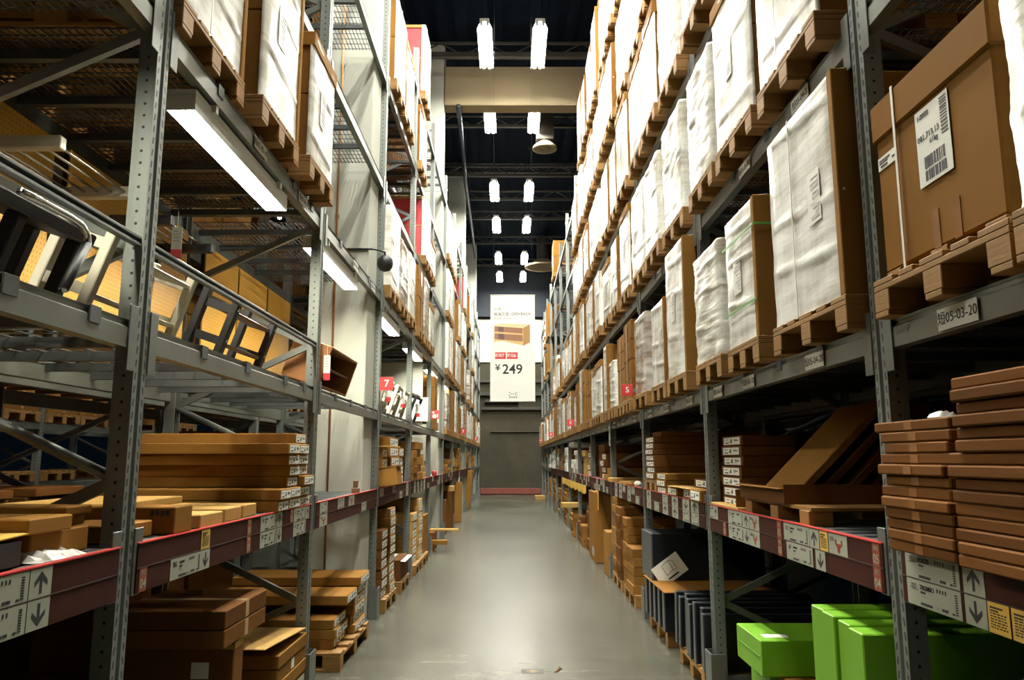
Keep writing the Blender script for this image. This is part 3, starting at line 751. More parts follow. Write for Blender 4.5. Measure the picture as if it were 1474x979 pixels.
# film folds / labels on the big load
# ---- right rack, third bay (P1-P2), second shelf
load(1, 2, 1, 0, cy_(5.74, 6.45), .68, 1.06, 'film', x=1.33, near=True, seed=2)
load(1, 2, 1, 1, cy_(6.52, 7.18), .62, .74, 'film', x=1.33, near=True, seed=1)
load(1, 2, 1, 2, cy_(7.45, 8.2), .7, .8, 'clear', x=1.33, near=True, seed=0)
ld3 = [(0, 'film', .72, .98), (1, 'filmfull', .75, .9), (2, 'film', .7, 1.0)]
# ---- generic fill
rr = random.Random(21)
def fill(side, lv, b, types, hs=(.82, 1.04), skip=(), x=1.335):
    n = 3 if rr.random() < .8 or lv > 2 else 4
    cell = (BAY - .14) / n
    for s in range(n):
        typ = rr.choice(types); h = rr.uniform(*hs); wy = cell - .07 - rr.random() * .14
        y = py(b) + .07 + cell * (s + .5) + rr.uniform(-.02, .02); sd = rr.randint(0, 3)
        if s in skip: continue
        z = LV[lv]
        if not any(inframe(side * 1.34, y + q * wy / 2, z + dz) for q in (-1, 1) for dz in (0, h + .15)): continue
        load(side, lv, b, s, y, round(wy / .04) * .04, round(h / .06) * .06, typ, x=x + rr.uniform(-.02, .02), seed=sd, near=(b <= 2), ns=n)
TW = ['film', 'film', 'film', 'filmfull', 'film']
TM = ['film', 'film', 'clear', 'film', 'kraft', 'filmfull']
fill(1, 3, 1, ['film', 'band', 'filmfull'])
for lv in (4, 5, 6):
    for b in (0, 1): fill(1, lv, b, TW)
for b in range(2, 12):
    fill(1, 2, b, TM, (.6, 1.0))
    if b <= 7: fill(1, 3, b, TW if b < 4 else TM, (.75, 1.04), skip=() if b < 6 else (1,))
    if b <= 4: fill(1, 4, b, TW)
    if b <= 4: fill(1, 5, b, TW)
    if b <= 4: fill(1, 6, b, TW, (.95, 1.25), skip=() if b < 4 else (1, 2))
load(1, 6, 7, 2, py(8) - .54, .78, 1.05, 'kraft', seed=1, label='bare brown carton stack alone on the far top shelf of the right rack')
load(1, 5, 9, 0, py(9) + .6, .8, 1.1, 'kraft', seed=2); load(1, 5, 9, 1, py(9) + 1.5, .8, 1.1, 'film', seed=2); load(1, 5, 10, 1, py(10) + .6, .8, .9, 'band', seed=2)
load(1, 3, 8, 1, py(8) + .7, .8, .9, 'kraft', seed=3); load(1, 4, 9, 1, py(9) + .8, .8, .9, 'kraft', seed=0); load(1, 4, 10, 0, py(10) + .8, .8, .9, 'film', seed=0)
# ---- left rack loads
xl = 1.37
load(-1, 3, 0, 0, 3.38, .74, 1.0, 'film', x=1.40, near=True, seed=1); load(-1, 3, 0, 1, 4.24, .68, 1.02, 'film', x=1.345, near=True, seed=2)
load(-1, 3, 0, 2, 5.03, .6, .86, 'film', x=1.30, near=True, seed=0, label='film wrapped brown cartons, last load before column on left third shelf')
load(-1, 3, 2, 0, 8.85, .72, .95, 'filmfull', x=xl, near=True, seed=3); load(-1, 3, 2, 1, 9.65, .74, .8, 'clear', x=xl, near=True, seed=1); load(-1, 3, 2, 2, 10.5, .7, .85, 'film', x=xl, near=True, seed=2)
load(-1, 5, 2, 0, 9.0, .8, 1.08, 'film', x=xl, near=True, seed=1); load(-1, 5, 2, 1, 9.85, .8, 1.0, 'film', x=xl, near=True, seed=0)
load(-1, 3, 3, 0, 11.6, .7, .95, 'kraft', x=xl, seed=2); load(-1, 3, 3, 1, 12.4, .7, .95, 'clear', x=xl, seed=0); load(-1, 3, 3, 2, 13.2, .7, .7, 'film', x=xl, seed=0)
load(-1, 4, 3, 1, 12.35, .8, 1.0, 'red', x=xl, seed=1); load(-1, 4, 3, 2, 13.2, .8, .55, 'film', x=xl, seed=0)
load(-1, 6, 3, 0, 11.9, .8, 1.15, 'red', x=xl, seed=1)
load(-1, 5, 3, 0, 11.55, .8, .9, 'film', x=xl, seed=3)
for lv, sl, y, ty in ((5, 0, 16.92, 'red'), (5, 1, 17.76, 'film'), (5, 2, 18.6, 'film'), (4, 0, 16.92, 'red'), (4, 1, 17.76, 'film'), (3, 0, 16.92, 'red'), (3, 1, 17.76, 'film'), (3, 2, 18.6, 'kraft')): load(-1, lv, 5, sl, y, .76, 1.02 if lv != 4 else .95, ty, x=xl, seed=sl)
for lv, b, sl, ty in ((4, 7, 0, 'red'), (5, 7, 1, 'red'), (4, 7, 1, 'film'), (3, 7, 0, 'kraft'), (3, 7, 1, 'red'), (3, 7, 2, 'film'), (5, 9, 0, 'red'), (4, 9, 0, 'film'), (4, 9, 1, 'red'), (3, 9, 0, 'film'), (3, 9, 1, 'kraft'), (5, 8, 1, 'film'), (4, 6, 1, 'film'), (3, 6, 0, 'film'), (3, 6, 1, 'red'), (3, 8, 1, 'clear')):
    load(-1, lv, b, sl, py(b) + .5 + .85 * sl, .78, .98, ty, x=xl, seed=sl + b)
for b in range(4, 12):
    if b == 4: fill(-1, 2, b, ['kraft', 'film', 'kraft'], (.7, .95), skip=(1, 2), x=xl)
    else: fill(-1, 2, b, ['kraft', 'film', 'clear', 'red' if b > 8 else 'kraft'], (.7, 1.0), x=xl)


#PART2
# ================================================================= CARTONS
_cm = {}
def carton_me(dx, dy, dz, mat, c=.005):
    k = (round(dx, 3), round(dy, 3), round(dz, 3), mat)
    if k not in _cm: _cm[k] = MB().cbox(-dx / 2, dx / 2, -dy / 2, dy / 2, 0, dz, c).mesh('carton_body', M[mat])
    return _cm[k]
def end_label(parent, sx, x, y, z, w_, h_, seed, lab='white end label'):
    rr2 = random.Random(seed); mb = MB(); mb.box(-.0012, 0, -w_ / 2, w_ / 2, -h_ / 2, h_ / 2); mb.mi = 1
    def rect(a, b, c, d): mb.box(-.002, -.001, w_ / 2 - b * w_, w_ / 2 - a * w_, -h_ / 2 + c * h_, -h_ / 2 + d * h_)
    rect(.08, .3, .66, .74); rect(.1, .32, .16, .32); rect(.46, .53, .2, .8); rect(.66, .92, .48, .62); rect(.66, .86, .7, .76); rect(.4, .44, .3, .5)
    if rr2.random() < .6: rect(.66, .8, .3, .36)
    return ob('end_label', mb.mesh('end_label', [M['paper'], M['ink']]), parent, (x, y, z), (0, 0, 0 if sx < 0 else PI), lab)
def carton(x0, x1, y0, y1, z0, z1, label, mat='kraft', rz=0, ry=0, rx=0, end=None, tape=True, group=None, name='carton', seed=0, cat='carton', lw=.8):
    dx, dy, dz = x1 - x0, y1 - y0, z1 - z0
    t = thing(name, label, cat, ((x0 + x1) / 2, (y0 + y1) / 2, z0), (rx, ry, rz), group)
    ob('carton_body', carton_me(dx, dy, dz, mat), t)
    if tape:
        w_ = min(.05, dy * .25) / 2
        mb = MB().box(-dx / 2 + .004, dx / 2 - .004, -w_, w_, dz, dz + .0012)
        for s in (-1, 1): mb.box(s * dx / 2 - .0008 + .0004 * s, s * dx / 2 + .0008 + .0004 * s, -w_, w_, max(.004, dz - .09), dz - .004)
        ob('packing_tape', mb.mesh('packing_tape', M['cleartape' if tape == 'shiny' else 'tape']), t)
    if end: end_label(t, end, end * dx / 2, 0, dz * .5, dy * lw, dz * .72, seed)
    return t
def row_name(i): return ['topmost', 'second', 'third', 'fourth', 'fifth', 'sixth', 'seventh', 'eighth', 'ninth', 'tenth', 'eleventh', 'twelfth', 'thirteenth', 'fourteenth', 'fifteenth', 'sixteenth'][i]

# ---- left rack, lowest shelf: stack of long labelled cartons
rows = [[(5.1, 5.36)], [(4.84, 5.1), (5.13, 5.37)], [(4.88, 5.13), (5.15, 5.4)], [(4.95, 5.19), (5.21, 5.43)], [(4.95, 5.19), (5.22, 5.49)], [(4.70, 4.93), (4.96, 5.2), (5.21, 5.47)], [(4.70, 4.93), (4.97, 5.24), (5.26, 5.53)]]
z = 1.34 + .49
for i, r_ in enumerate(rows):
    z -= .07
    for j, (a, b) in enumerate(r_):
        carton(-2.5, -1.43 + .012 * ((i * 7 + j * 3) % 4), a, b, z, z + .069, 'long carton with white end label, %s row of tall left shelf stack, column %s' % (row_name(i), ['nearest', 'second', 'third'][j]),
               'kraftp', end=1, tape=False, group='long labelled cartons on the left shelf', name='long_carton', seed=i * 3 + j, lw=.86)
cv = 'pale long carton lying flat on the left lowest shelf, '
carton(-2.45, -1.47, 4.28, 4.5, 1.34, 1.41, cv + 'beside the labelled stack', 'kraftl', tape=False); carton(-2.4, -1.46, 3.98, 4.22, 1.34, 1.41, cv + 'middle one', 'kraftl', tape=False)
carton(-2.4, -1.44, 3.62, 3.9, 1.34, 1.405, cv + 'behind the printed carton', 'kraftl', tape=False); carton(-2.45, -1.9, 3.6, 4.5, 1.41, 1.45, cv + 'lying crosswise on top', 'kraftl', tape=False)
t = carton(-2.3, -1.43, 3.32, 3.5, 1.345, 1.46, 'printed brown carton beside the first left upright', 'kraft', tape=False)
mb = MB()
for q in range(4): mb.box(.33 + .022 * q, .346 + .022 * q, -.0915, -.09, .075 + .004 * (q % 2), .1)
ob('print', mb.mesh('print', M['ink']), t)
carton(-2.5, -1.5, 2.98, 3.27, 1.345, 1.41, cv + 'nearest the first left upright', 'kraftp', tape=False)
for i, (x0, x1, y0, y1, z0, z1) in enumerate(((-2.5, -1.5, 2.45, 2.78, 1.345, 1.43), (-2.5, -1.47, 2.38, 2.62, 1.43, 1.48), (-2.5, -1.55, 2.64, 2.84, 1.43, 1.47), (-2.45, -1.75, 2.0, 2.35, 1.345, 1.47), (-2.5, -1.52, 2.66, 2.83, 1.47, 1.50))):
    carton(x0, x1, y0, y1, z0, z1, 'brown long carton in the nearest left bay, %s of five' % ['bottom', 'upper near', 'upper far', 'leftmost', 'topmost'][i], 'kraftp', tape=False, group='long cartons in the nearest left bay')
t = thing('open_carton', 'dark open carton with bright yellow flap in the nearest left bay', 'carton', (-1.66, 2.18, 1.345))
mb = MB()
for a in ((-.2, .2, -.16, -.155), (-.2, .2, .155, .16), (-.2, -.195, -.155, .155), (.195, .2, -.155, .155)): mb.box(*a, 0, .075)
mb.box(-.2, .2, -.16, .16, 0, .004); ob('carton_body', mb.mesh('carton_body', M['black']), t)
ob('lid_flap', MB().box(-.2, .2, -.16, .19, 0, .004, Matrix.Translation((0, 0, .082)) @ Matrix.Rotation(.05, 4, 'X')).mesh('lid_flap', M['yellow']), t, label='yellow lid flap')
def crumple(sx, sy, sz, seed, n=12):
    rr2 = random.Random(seed); vs_ = []; fs = []
    for i in range(n + 1):
        for j in range(n + 1):
            e = math.sin(PI * i / n) * math.sin(PI * j / n)
            vs_.append((-sx / 2 + sx * i / n + rr2.uniform(-.2, .2) * sx / n, -sy / 2 + sy * j / n + rr2.uniform(-.2, .2) * sy / n, .002 + sz * e ** .4 * rr2.uniform(.35, 1)))
    for i in range(n):
        for j in range(n): a = i * (n + 1) + j; fs += [(a, a + n + 1, a + n + 2), (a, a + n + 2, a + 1)]
    return MB().add(vs_, fs)
tag(ob('plastic_wrap', crumple(.3, .26, .05, 3).mesh('plastic_wrap', M['clear']), None, (-1.62, 2.52 - .0, 1.345)), 'crumpled clear plastic wrap beside the yellow flap', 'plastic wrap')
bpy.data.objects['plastic_wrap'].location = (-1.585, 2.245 + .28, 1.345)
for i in range(4):  # stack added to keep the lit floor behind from showing
    carton(-2.44, -1.85 - .02 * (i % 2), 1.15, 2.72 - .05 * (i % 3), .004 + .25 * i, .252 + .25 * i, 'dark brown carton added to hide lit floor in the nearest left bay, %s' % ['bottom', 'second', 'third', 'topmost'][i], 'kraftd', tape=False, group='added dark cartons in the nearest left bay')
for i in range(4):  # also added, covering the bright floor seen under the racks
    carton(-3.6, -2.85, (3.05, 4.3, 5.75, 7.0)[i], (4.2, 5.5, 6.9, 8.1)[i], .004, .9 - .1 * (i % 2), 'dark brown carton added to hide lit floor under the second left rack, %s' % ORD[i], 'kraftd', tape=False, group='added dark cartons on the floor of the second left rack')
# ---- left floor, second bay
carton(-2.05, -1.42, 4.11, 4.25, .15, .71, 'open brown carton with white sticker on the left rack floor', 'kraftd', tape=False)
t = bpy.data.objects['carton'] if False else None
c0 = [o for o in COL.objects if o.get('label') == 'open brown carton with white sticker on the left rack floor'][0]
ob('sticker', MB().box(.1, .19, -.0715, -.07, .4, .48).mesh('sticker', M['paper']), c0, label='white sticker')
mb = MB(); mb.box(-.31, .31, -.073, -.069, .545, .57); mb.box(.311, .316, -.06, .06, .545, .575); ob('torn_rim', mb.mesh('torn_rim', M['kraftl']), c0)
pallet(-1.42, 4.42, 0.0, -1, .74, 'pine pallet under the open stickered carton on the left floor', True, 'pallets on the left floor', .9)
carton(-2.1, -1.78, 4.27, 4.62, .15, .73, 'dark brown carton hidden behind the stickered carton on the left floor', 'kraftd', tape=False)
for i in range(2):
    carton(-1.98, -1.41, 3.93, 4.57, .735 + .092 * i, .735 + .092 * i + .09, '%s of two flat brown cartons on the stickered carton' % ['lower', 'upper'][i], 'kraftd', tape=True, group='pair of flat cartons on the left floor')
for i in range(5):
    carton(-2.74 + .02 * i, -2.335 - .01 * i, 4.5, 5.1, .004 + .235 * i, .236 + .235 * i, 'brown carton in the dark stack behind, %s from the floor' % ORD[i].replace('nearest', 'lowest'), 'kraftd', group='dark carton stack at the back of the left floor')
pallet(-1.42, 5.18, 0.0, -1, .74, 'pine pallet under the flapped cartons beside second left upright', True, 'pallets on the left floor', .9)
for i in range(4):
    t = carton(-2.0, -1.42 + .006 * (i % 2), 4.89, 5.55, .145 + .082 * i, .145 + .082 * i + .08, 'flat brown carton with white tape, %s from the top, near second left upright' % row_name(3 - i), 'kraft', tape=False, group='flapped flat cartons on the left floor')
    ob('packing_tape', MB().box(.2905, .2925, -.03, .03, .01, .072).mesh('packing_tape', M['paper']), t, label='pale tape strip')
    if i == 3: ob('lid_flap', MB().box(-.42, .29, -.58, .33, 0, .005, Matrix.Translation((0, -.03, .135)) @ Matrix.Rotation(-.075, 4, 'X')).mesh('lid_flap', M['kraftl']), t, label='raised pale lid flap'); ob('flap_hinge', MB().box(-.29, -.28, -.32, .32, .075, .12).mesh('flap_hinge', M['kraftl']), t)
    if i == 0: ob('print', MB().box(.2905, .292, -.2, .3, .02, .06).mesh('print', M['cream']), t, label='cream printed band')
# ---- left floor, third bay: long flat cartons on a pallet
pallet(-1.34, 6.92, 0.0, -1, 1.2, 'pine pallet carrying the long flat cartons before the left column', True, 'pallets on the left floor', 1.1)
n = 0
for zc, ya, yb, xe in ((.145, 6.42, 6.9, -1.43), (.145, 6.98, 7.5, -1.37), (.222, 6.42, 6.9, -1.41), (.222, 6.98, 7.5, -1.39), (.299, 6.42, 6.9, -1.43), (.299, 6.98, 7.5, -1.375), (.376, 6.98, 7.5, -1.38), (.454, 6.6, 7.06, -1.365), (.454, 7.1, 7.52, -1.375), (.532, 7.08, 7.56, -1.35)):
    carton(-2.5, xe, ya, yb, zc, zc + .076, 'long flat carton with end label on the left floor pallet, %s' % ['bottom near', 'bottom far', 'second row near', 'second row far', 'third row near', 'third row far', 'fourth row', 'upper near with bright top', 'fifth row far', 'topmost far'][n], 'kraftp' if n > 5 else 'kraft', end=1, tape=False, seed=n, group='long flat cartons on the left floor pallet'); n += 1
# ---- stacks in the left rack further on
def stack(side, x, dx, y, dy, z, n, h, lab, mat='kraft', end=False, grp=None, tape=False, jit=.015, name=None):
    name = name or ('stacked_carton' if end else 'cardboard_box')
    for i in range(n):
        x1 = x + R.uniform(0, jit); a, b = (side * x1, side * (x1 + dx)) if side > 0 else (side * (x1 + dx), side * x1)
        carton(a, b, y + R.uniform(0, jit) * .5, y + dy - .01, z + h * i, z + h * (i + 1) - .002, '%s, %s from the top' % (lab, row_name(n - 1 - i)), mat, end=(-side if end else None), tape=tape, group=grp or lab + ' stack', seed=i, name=name)
pallet(-1.36, 9.02, 0, -1, .82, 'pine pallet under the tall carton stack past the left column', True, 'pallets on the left floor', 1.0)
stack(-1, 1.40, .6, 8.56, .42, .145, 7, .105, 'brown carton, near column of left floor stack', 'kraftd', True); stack(-1, 1.38, .6, 9.0, .42, .145, 9, .105, 'brown carton, far column of left floor stack', 'kraft', True)
pallet(-1.36, 10.2, 0, -1, .8, 'pine pallet with half-open carton before fourth left upright', True, 'pallets on the left floor', 1.0)
t = carton(-1.9, -1.38, 9.85, 10.6, .145, .4, 'half-open carton with white flap before fourth left upright', 'kraftd', tape=False)
ob('lid_flap', MB().box(-.26, .3, -.36, .3, .26, .265, Matrix.Rotation(.08, 4, 'Y')).mesh('lid_flap', M['paper']), t, label='pale raised flap')
stack(-1, 1.42, .6, 11.35, .5, .145, 6, .12, 'pale carton, near column past fourth left upright', 'kraftl', True); stack(-1, 1.40, .6, 11.95, .5, .145, 9, .1, 'pale carton, far column past fourth left upright', 'kraftl', True); stack(-1, 1.4, .5, 12.7, .6, .145, 2, .3, 'brown carton before fifth left upright', 'kraft')
for yy in (11.6, 12.5): pallet(-1.36, yy + .1, 0, -1, .84, 'pine pallet in the fifth left bay at %.1f metres' % yy if False else 'pine pallet under pale cartons, %s in the fifth left bay' % ('near' if yy < 12 else 'far'), True, 'pallets on the left floor', 1.0)
carton(-2.0, -.98, 14.6, 14.75, .32, .36, 'long pale carton jutting out over the aisle floor, upper one', 'kraftl', tape=False); carton(-2.0, -1.15, 14.15, 14.3, .12, .2, 'long brown carton jutting out over the aisle floor, lower one', 'kraft', tape=False)
carton(-2.0, -1.4, 14.32, 14.92, .145, .318, 'brown carton under the jutting long carton', 'kraftd'); pallet(-1.4, 14.5, 0, -1, .9, 'pine pallet under the jutting cartons', False, 'pallets on the left floor', 1.0)
bpy.data.objects['carton'].location.z += 0
for i, (y, xa, w_, h, dy, mt, lb) in enumerate(((20.6, -1.30, .5, 1.04, .16, 'kraft', 'tall brown carton standing upright at the left rack edge'), (19.2, -1.42, .5, 1.2, .5, 'kraftd', 'tall dark brown carton standing in the left rack'), (21.4, -1.42, .3, 1.32, .12, 'white_card', 'tall white panel carton standing in the left rack'), (25.6, -1.35, .3, 1.28, .3, 'kraft', 'tall brown board leaning on the far left rack'), (17.2, -1.45, .6, .75, .5, 'kraftd', 'brown carton stacked low in the left rack by the second column'))):
    carton(xa - w_, xa, y, y + dy, .004, h, lb, mt, tape=False, ry=.08 if i == 3 else 0)
carton(-1.75, -1.33, 18.3, 18.6, .9, 1.02, 'pale carton lying across the left stacks below the shelf', 'kraftl', tape=False); stack(-1, 1.36, .4, 18.2, .42, .004, 3, .298, 'brown carton below the pale crosswise carton', 'kraftd')
# lowest shelf left, beyond the column
stack(-1, 1.42, .8, 8.5, .4, 1.34, 4, .11, 'brown carton, near stack beyond the left column', 'kraft', True); stack(-1, 1.39, .9, 8.95, .75, 1.34, 5, .115, 'tall printed carton stack beyond the left column', 'kraftp', True, jit=.03); stack(-1, 1.42, .8, 9.8, .45, 1.34, 4, .115, 'brown carton, third stack beyond the left column', 'kraftp', True)
t = carton(-1.95, -1.28, 8.46, 8.92, 1.79, 1.80, 'flat pale card sheet on the near stack beyond the left column', 'kraftl', tape=False)
t = thing('open_carton', 'tipped open carton with pale top jutting past the left shelf edge', 'carton', (-1.36, 8.46, 1.345), (0, -.12, 0))
ob('carton_body', MB().cbox(-.12, .14, -.03, .3, .0, .2, .004).mesh('carton_body', M['kraft']), t, (0, 0, .02)); ob('lid', MB().box(-.12, .16, -.04, .3, .222, .227).mesh('lid', M['kraftl']), t, label='pale raised lid')
for i, (a, b, n_, h) in enumerate(((11.2, 11.6, 4, .11), (11.7, 12.4, 5, .115), (12.5, 13.1, 4, .1), (16.9, 17.5, 2, .09), (17.6, 18.3, 3, .1), (19.3, 19.9, 4, .12), (20.1, 20.8, 3, .1), (21.0, 21.5, 5, .12), (22.2, 22.9, 4, .12), (24.7, 25.3, 4, .12), (25.5, 26.3, 5, .11), (27.5, 28.3, 4, .12), (29, 29.8, 4, .11))):
    stack(-1, 1.38 + .03 * (i % 3), .7, a, b - a, 1.34, n_, h, 'carton, %s low stack past the left column on the lowest shelf' % ORD[i], ['kraft', 'kraftp', 'kraftl'][i % 3], False, tape=False, jit=.05)
tag(ob('red_cap', MB().lathe([(0, .1), (.03, .1), (.045, .08), (.045, 0), (0, 0)][::-1], 14).mesh('red_cap', M['red'], True), None, (-1.44, 14.6, 1.34)), 'small red round cap standing on the left shelf edge', 'cap')
t = thing('wood_offcut', 'small brown wooden block left on the edge of the empty left shelf', 'wood', (-1.46, 7.3, 1.34)); ob('block', MB().cbox(-.03, .03, -.05, .05, 0, .05, .004).cbox(-.02, .02, -.03, .02, .05, .12, .004).mesh('block', M['brownwood']), t)

# ---- right rack, nearest bay, lowest shelf: stacks of flat cartons
for i in range(12):
    yj = R.uniform(-.02, .02); z0 = 1.345 + .0375 * i
    carton(1.35 + R.uniform(-.01, .02), 2.3, 2.39 + yj, 2.825 + R.uniform(-.03, .015) + (.05 if i == 11 else 0), z0, z0 + .036, 'thin brown carton in the stack beside first right upright, %s from the top' % row_name(11 - i), 'kraftd', rz=R.uniform(-.02, .02), tape='shiny', group='thin cartons beside the first right upright', name='flat_carton')
for i in range(15):
    z0 = 1.345 + .0375 * i
    carton(1.34 + R.uniform(-.01, .02), 2.3, 1.55, 2.365 - (.0 if i < 9 else .04) + R.uniform(-.02, .01), z0, z0 + .036, 'thin brown carton in the taller right edge stack, %s from the top' % row_name(14 - i), 'kraftd', rz=R.uniform(-.012, .012), tape='shiny', group='thin cartons at the right edge', name='flat_carton')
tag(ob('crumpled_paper', crumple(.1, .06, .03, 5, 6).mesh('crumpled_paper', M['paper']), None, (1.45, 2.55, 1.7965)), 'crumpled white paper scrap on the thin carton stack', 'paper')
# ---- right rack second bay, lowest shelf: tray of leaning long cartons
t = thing('wooden_pallet', 'low pine pallet under the tray of leaning cartons', 'pallet', (1.45, 4.2, 1.34), (0, 0, 0), 'pallets on the right lowest shelf')
ob('top_deck', MB().box(0, 1.0, -.45, .6, .072, .088).mesh('top_deck', M['pine']), t)
for xx in (.05, .5, .92):
    for yy in (-.38, .05, .5): ob('block', MB().cbox(-.06, .06, -.06, .06, 0, .072, .003).mesh('block', M['pine']), t, (xx, yy, 0))
tr = thing('carton_tray', 'shallow brown open card tray on a low pallet in the right rack', 'tray', (1.42, 4.03, 1.4295))
mb = MB(); mb.box(0, 1.02, 0, .76, 0, .006); mb.box(0, 1.02, 0, .006, .006, .1); mb.box(0, 1.02, .754, .76, .006, .1); mb.box(0, .006, .006, .754, .006, .085); mb.box(1.014, 1.02, .006, .754, .006, .1)
ob('tray_body', mb.mesh('tray_body', M['kraftd']), tr)
ob('tray_flap', MB().box(-.03, .0, -.0, .75, .075, .08).mesh('tray_flap', M['kraft']), tr)
for i in range(6):
    xx = 1.50 + .125 * i
    carton(xx, xx + .72, 4.12 + .02 * (i % 2), 4.66 - .02 * (i % 3), 1.50 + .008, 1.55, 'long brown carton leaning back in the tray, %s from the aisle' % ORD[i], 'kraft' if i == 0 else 'kraftd', ry=-.78, tape=False, group='long cartons leaning in the tray')
for o in COL.objects:
    if o.get('group') == 'long cartons leaning in the tray':   # pivot each about its lower end
        i = int(round((o.location.x - .36 - 1.5) / .125)); o.location = (1.50 + .125 * i + .36 * math.cos(.78) + .03, o.location.y, 1.4405 + .36 * math.sin(.78))
stack(1, 1.5, .36, 5.02, .48, 1.34, 7, .068, 'flat brown carton stacked behind the tray', 'kraftd', True)
carton(1.42, 1.75, 4.86, 5.5, 1.34, 1.36, 'pale loose card sheet on the right shelf before second upright', 'kraftl', tape=False)
t = thing('card_flap', 'bent brown card offcut standing on the loose card sheet', 'card', (1.5, 4.93, 1.3605)); ob('sheet', MB().box(0, .14, 0, .004, 0, .1, Matrix.Rotation(.35, 4, 'X')).box(-.09, 0, 0, .004, .0, .11, Matrix.Rotation(.5, 4, 'Z')).mesh('sheet', M['kraft']), t)
# ---- right rack third bay, lowest shelf
stack(1, 1.41, 1.05, 7.62, .48, 1.46, 7, .06, 'long brown carton end-labelled, tall stack in the third right bay', 'kraftd', True, jit=.02)
pallet(1.42, 7.86, 1.34, 1, .6, 'pine pallet under the tall end-labelled stack, third right bay', True, 'pallets on the right lowest shelf', 1.0)
for o in COL.objects:
    if o.name.startswith('wooden_pallet') and 'end-labelled stack' in o.get('label', ''): o.scale = (1, 1, .81)
carton(1.5, 2.5, 7.64, 8.1, 1.881, 1.93, 'brown carton lying on top of the end-labelled stack', 'kraftd', tape=False)
stack(1, 1.42, 1.0, 7.1, .45, 1.34, 3, .062, 'long carton in the low stack of third right bay', 'kraft', True)
stack(1, 1.42, .9, 6.62, .42, 1.34, 1, .075, 'single flat carton in third right bay', 'kraft', True)
carton(1.45, 2.3, 6.08, 6.52, 1.34, 1.42, 'brown carton under the pale sheet in third right bay', 'kraft', end=-1, tape=False); carton(1.40, 2.0, 6.1, 6.9, 1.4205, 1.427, 'pale card sheet bridging cartons in third right bay', 'kraftl', tape=False)
carton(1.40, 2.4, 5.72, 6.06, 1.34, 1.43, 'brown flat carton beside second right upright', 'kraft', end=-1, tape=False); carton(1.52, 2.4, 5.74, 6.4, 1.431, 1.50, 'brown flat carton lying crosswise near second right upright', 'kraftd', end=-1, tape=False)
# fourth bay: nearly empty, loose pieces
carton(1.42, 1.62, 9.2, 9.5, 1.34, 1.372, 'small loose carton on the bare fourth right bay, near', 'kraft', tape=False); carton(1.42, 1.8, 9.7, 9.95, 1.34, 1.38, 'small loose carton on the bare fourth right bay, far', 'kraftl', tape=False, rz=.4)
tag(ob('paper_roll', MB().tube([(1.45, 8.75, 1.375), (1.45, 8.87, 1.375)], .034, 14).mesh('paper_roll', M['paper'], True)), 'small white paper roll on the right shelf edge', 'paper roll')
carton(1.9, 2.4, 8.6, 10.6, 1.34, 1.42, 'long dark carton at the back of the fourth right bay', 'kraftd'); carton(1.95, 2.4, 8.7, 10.5, 1.421, 1.49, 'upper long dark carton at the back of fourth right bay', 'kraftd')
# further bays: mixed piles
mats = ['kraft', 'kraftd', 'kraftl', 'white_card', 'kraft']
for i, (a, b, n_, h, mt, x) in enumerate(((10.6, 10.95, 1, .06, 'kraftl', 1.36), (11.15, 11.6, 2, .09, 'kraft', 1.4), (11.75, 12.3, 4, .1, 'kraftd', 1.4), (12.4, 13.2, 5, .11, 'kraftd', 1.5), (13.9, 14.5, 5, .11, 'kraft', 1.42), (14.6, 15.3, 4, .12, 'kraftl', 1.4), (16.6, 17.2, 5, .1, 'white_card', 1.38), (17.45, 17.95, 3, .1, 'white_card', 1.4), (18.4, 18.7, 4, .14, 'kraftd', 1.45), (19.3, 20.0, 6, .1, 'white_card', 1.38), (20.3, 21.0, 4, .12, 'kraft', 1.4), (22.2, 22.9, 5, .12, 'kraft', 1.4), (23.2, 23.8, 5, .12, 'white_card', 1.4), (24.8, 25.5, 5, .12, 'white_card', 1.4), (25.8, 26.5, 5, .11, 'white_card', 1.4), (27.5, 28.3, 4, .12, 'white_card', 1.4), (30, 30.8, 4, .12, 'kraft', 1.4))):
    stack(1, x, .8, a, b - a, 1.34, n_, h, 'carton, %s pile along right lowest shelf past fourth upright' % (ORD + ['fifteenth', 'sixteenth', 'seventeenth'])[i], mt, i in (2, 4), tape=False, jit=.06)
t = thing('wrapped_roll', 'thick white wrapped bundle lying under the second shelf, right rack', 'bundle', (1.40, 17.9, 1.92)); ob('bundle', MB().cbox(0, .9, -.55, .5, 0, .12, .03).mesh('bundle', M['white_card']), t); 
for q in (-.5, .45): ob('post_prop', MB().cbox(.82, .87, q - .03, q + .03, -.58, 0, .003).mesh('post_prop', M['kraftd']), t)
# ---- right floor
pal = lambda y, lab, w_=.8, dx=1.0: pallet(1.40, y, 0, 1, w_, lab, True, 'pallets on the right floor', dx)
pal(4.78, 'pine pallet under the lime green lying carton', .84); pal(3.55, 'pine pallet under the tall lime green cartons', .9)
for i in range(2): carton(1.47, 1.9, 4.55, 4.95 - .05 * i, .145 + .165 * i, .305 + .165 * i, 'lower lime green carton on the right floor, %s' % ['bottom', 'upper'][i], 'green', tape=False)
t = carton(1.38, 1.95, 4.4, 4.86, .478, .67, 'lime green carton lying on top of other green cartons', 'green', tape=False)
ob('fold_line', MB().box(-.2875, -.2855, -.21, .21, .1, .104).mesh('fold_line', plain('dark_green_fold', (.12, .3, .02), .5)), t); ob('sticker', MB().box(-.24, -.1, -.16, -.08, .192, .1935).mesh('sticker', M['paper']), t, label='white sticker on top')
t = carton(1.5, 1.9, 4.2, 4.5, .145, .475, 'brown and green carton under the lying green one', 'kraft', tape=False)
